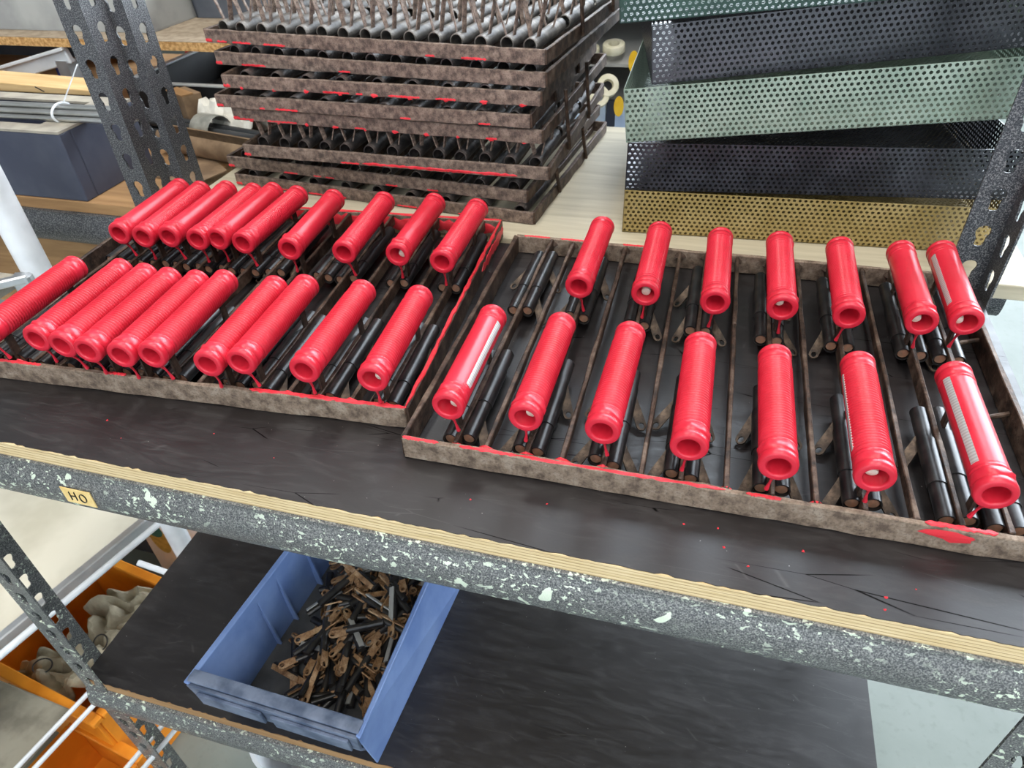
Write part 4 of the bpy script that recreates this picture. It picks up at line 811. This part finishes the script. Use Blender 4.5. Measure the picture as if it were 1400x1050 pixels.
def cloth(name, label, x, y, z, sx, sy, seed, rz, ring=True):
    rnd = random.Random(seed); n = 22; b = MB(); vs = []; ph = [rnd.uniform(0, 6.28) for _ in range(8)]
    for i in range(n):
        for j in range(n):
            u, v = i / (n - 1) * 2 - 1, j / (n - 1) * 2 - 1; rr_ = math.hypot(u, v)
            edge = 1 + 0.18 * math.sin(5 * math.atan2(v, u) + ph[0]) + 0.1 * math.sin(9 * math.atan2(v, u) + ph[1])
            k = max(abs(u), abs(v)) / max(rr_, 1e-6)
            vs.append((u * k * sx * edge, v * k * sy * edge, 0.030 * (1 - rr_ ** 2 * 0.4) + 0.016 * math.sin(6 * u + ph[2] + 2 * v) + 0.012 * math.sin(9 * v + ph[3] - 3 * u)))
    b.add(vs, [(i * n + j, (i + 1) * n + j, (i + 1) * n + j + 1, i * n + j + 1) for i in range(n - 1) for j in range(n - 1)])
    t = thing(name, label, 'glove', (x, y, z), (0, 0, R(rz)), 'gloves in the orange crate')
    o = obj('fabric', b.mesh('fabric', smooth=True), M['canvas'], t); sm = o.modifiers.new('thick', 'SOLIDIFY'); sm.thickness = 0.004
    if ring: obj('ring_mark', MB().tube([(0.018 * math.cos(q), 0.013 * math.sin(q), 0.05 + 0.004 * math.sin(q)) for q in [2 * math.pi * k / 20 for k in range(21)]], 0.0014, 6, False).mesh('ring_mark', smooth=True), M['ink'], t)
    return t
cloth('glove', 'crumpled dirty cotton glove with a black ring mark, at the front of the orange crate', -0.88, 0.10, -0.83, 0.075, 0.055, 3, 20)
cloth('glove', 'crumpled dirty cotton glove with a black ring mark, at the right of the orange crate', -0.79, 0.16, -0.81, 0.080, 0.060, 8, -30)
cloth('glove', 'folded dirty cotton glove at the back of the orange crate', -0.80, 0.25, -0.80, 0.085, 0.045, 5, 10, False)
tag(obj('grey_plate', MB().box(-0.15, 0.082, -0.10, 0.055, 0, 0.012).mesh('grey_plate', 0.003), M['stoneplate'], None, (-0.83, -0.012, -0.7620), (0, 0, R(-4))), 'stained grey plate with a dark peg, bottom left corner', 'plate')
pl = bpy.data.objects['grey_plate']; obj('peg', MB().lathe([(0.02, 0.013), (0.06, 0.013), (0.062, 0.0)], 14).mesh('peg', smooth=True), M['darkpipe'], pl, (-0.04, 0.0, -0.006))

lb = thing('label_card', 'white carton with a teal and ochre oval print, lower left behind the shelf', 'carton', (-0.905, 0.465, -1.0), (0, 0, R(0)))
obj('carton', MB().box(-0.075, 0.03, 0, 0.04, 0, 0.23).mesh('carton', 0.001), M['whitepaint'], lb)
obj('print', MB().prism([(-0.03 + 0.026 * math.cos(a), 0.135 + 0.055 * math.sin(a)) for a in [2 * math.pi * k / 24 for k in range(24)]], -0.0006, 0, 'y').mesh('print'), M['label_gold'], lb)
obj('print', MB().prism([(-0.034 + 0.024 * math.cos(a), 0.165 + 0.026 * math.sin(a)) for a in [2 * math.pi * k / 24 for k in range(24)]], -0.0012, -0.0006, 'y').mesh('print'), M['label_teal'], lb)
tag(obj('white_roll', MB().lathe([(0, 0.0), (0, 0.036), (0.30, 0.036), (0.302, 0.034), (0.302, 0.022), (0.28, 0.02), (0.28, 0.0)], 24).mesh('white_roll', smooth=True), M['whitepaint'], None, (-0.845, 0.500, -1.0)), 'white upright roll beside the printed carton, behind the lower shelf', 'roll')
tag(obj('charcoal_box', MB().box(-1.20, -0.965, 0.50, 0.62, -1.0, -0.82).mesh('charcoal_box', 0.002), M['darkbox']), 'charcoal box on the floor left of the printed carton', 'box')
bk = thing('bucket', 'white round bucket on the floor below the lower front beam', 'bucket', (-0.36, 0.13, -1.0))
obj('body', MB().lathe([(0, 0.0), (0, 0.07), (0.18, 0.085), (0.195, 0.089), (0.2, 0.089), (0.2, 0.083), (0.01, 0.066), (0.01, 0.0)], 32).mesh('body', smooth=True), M['whitepaint'], bk)
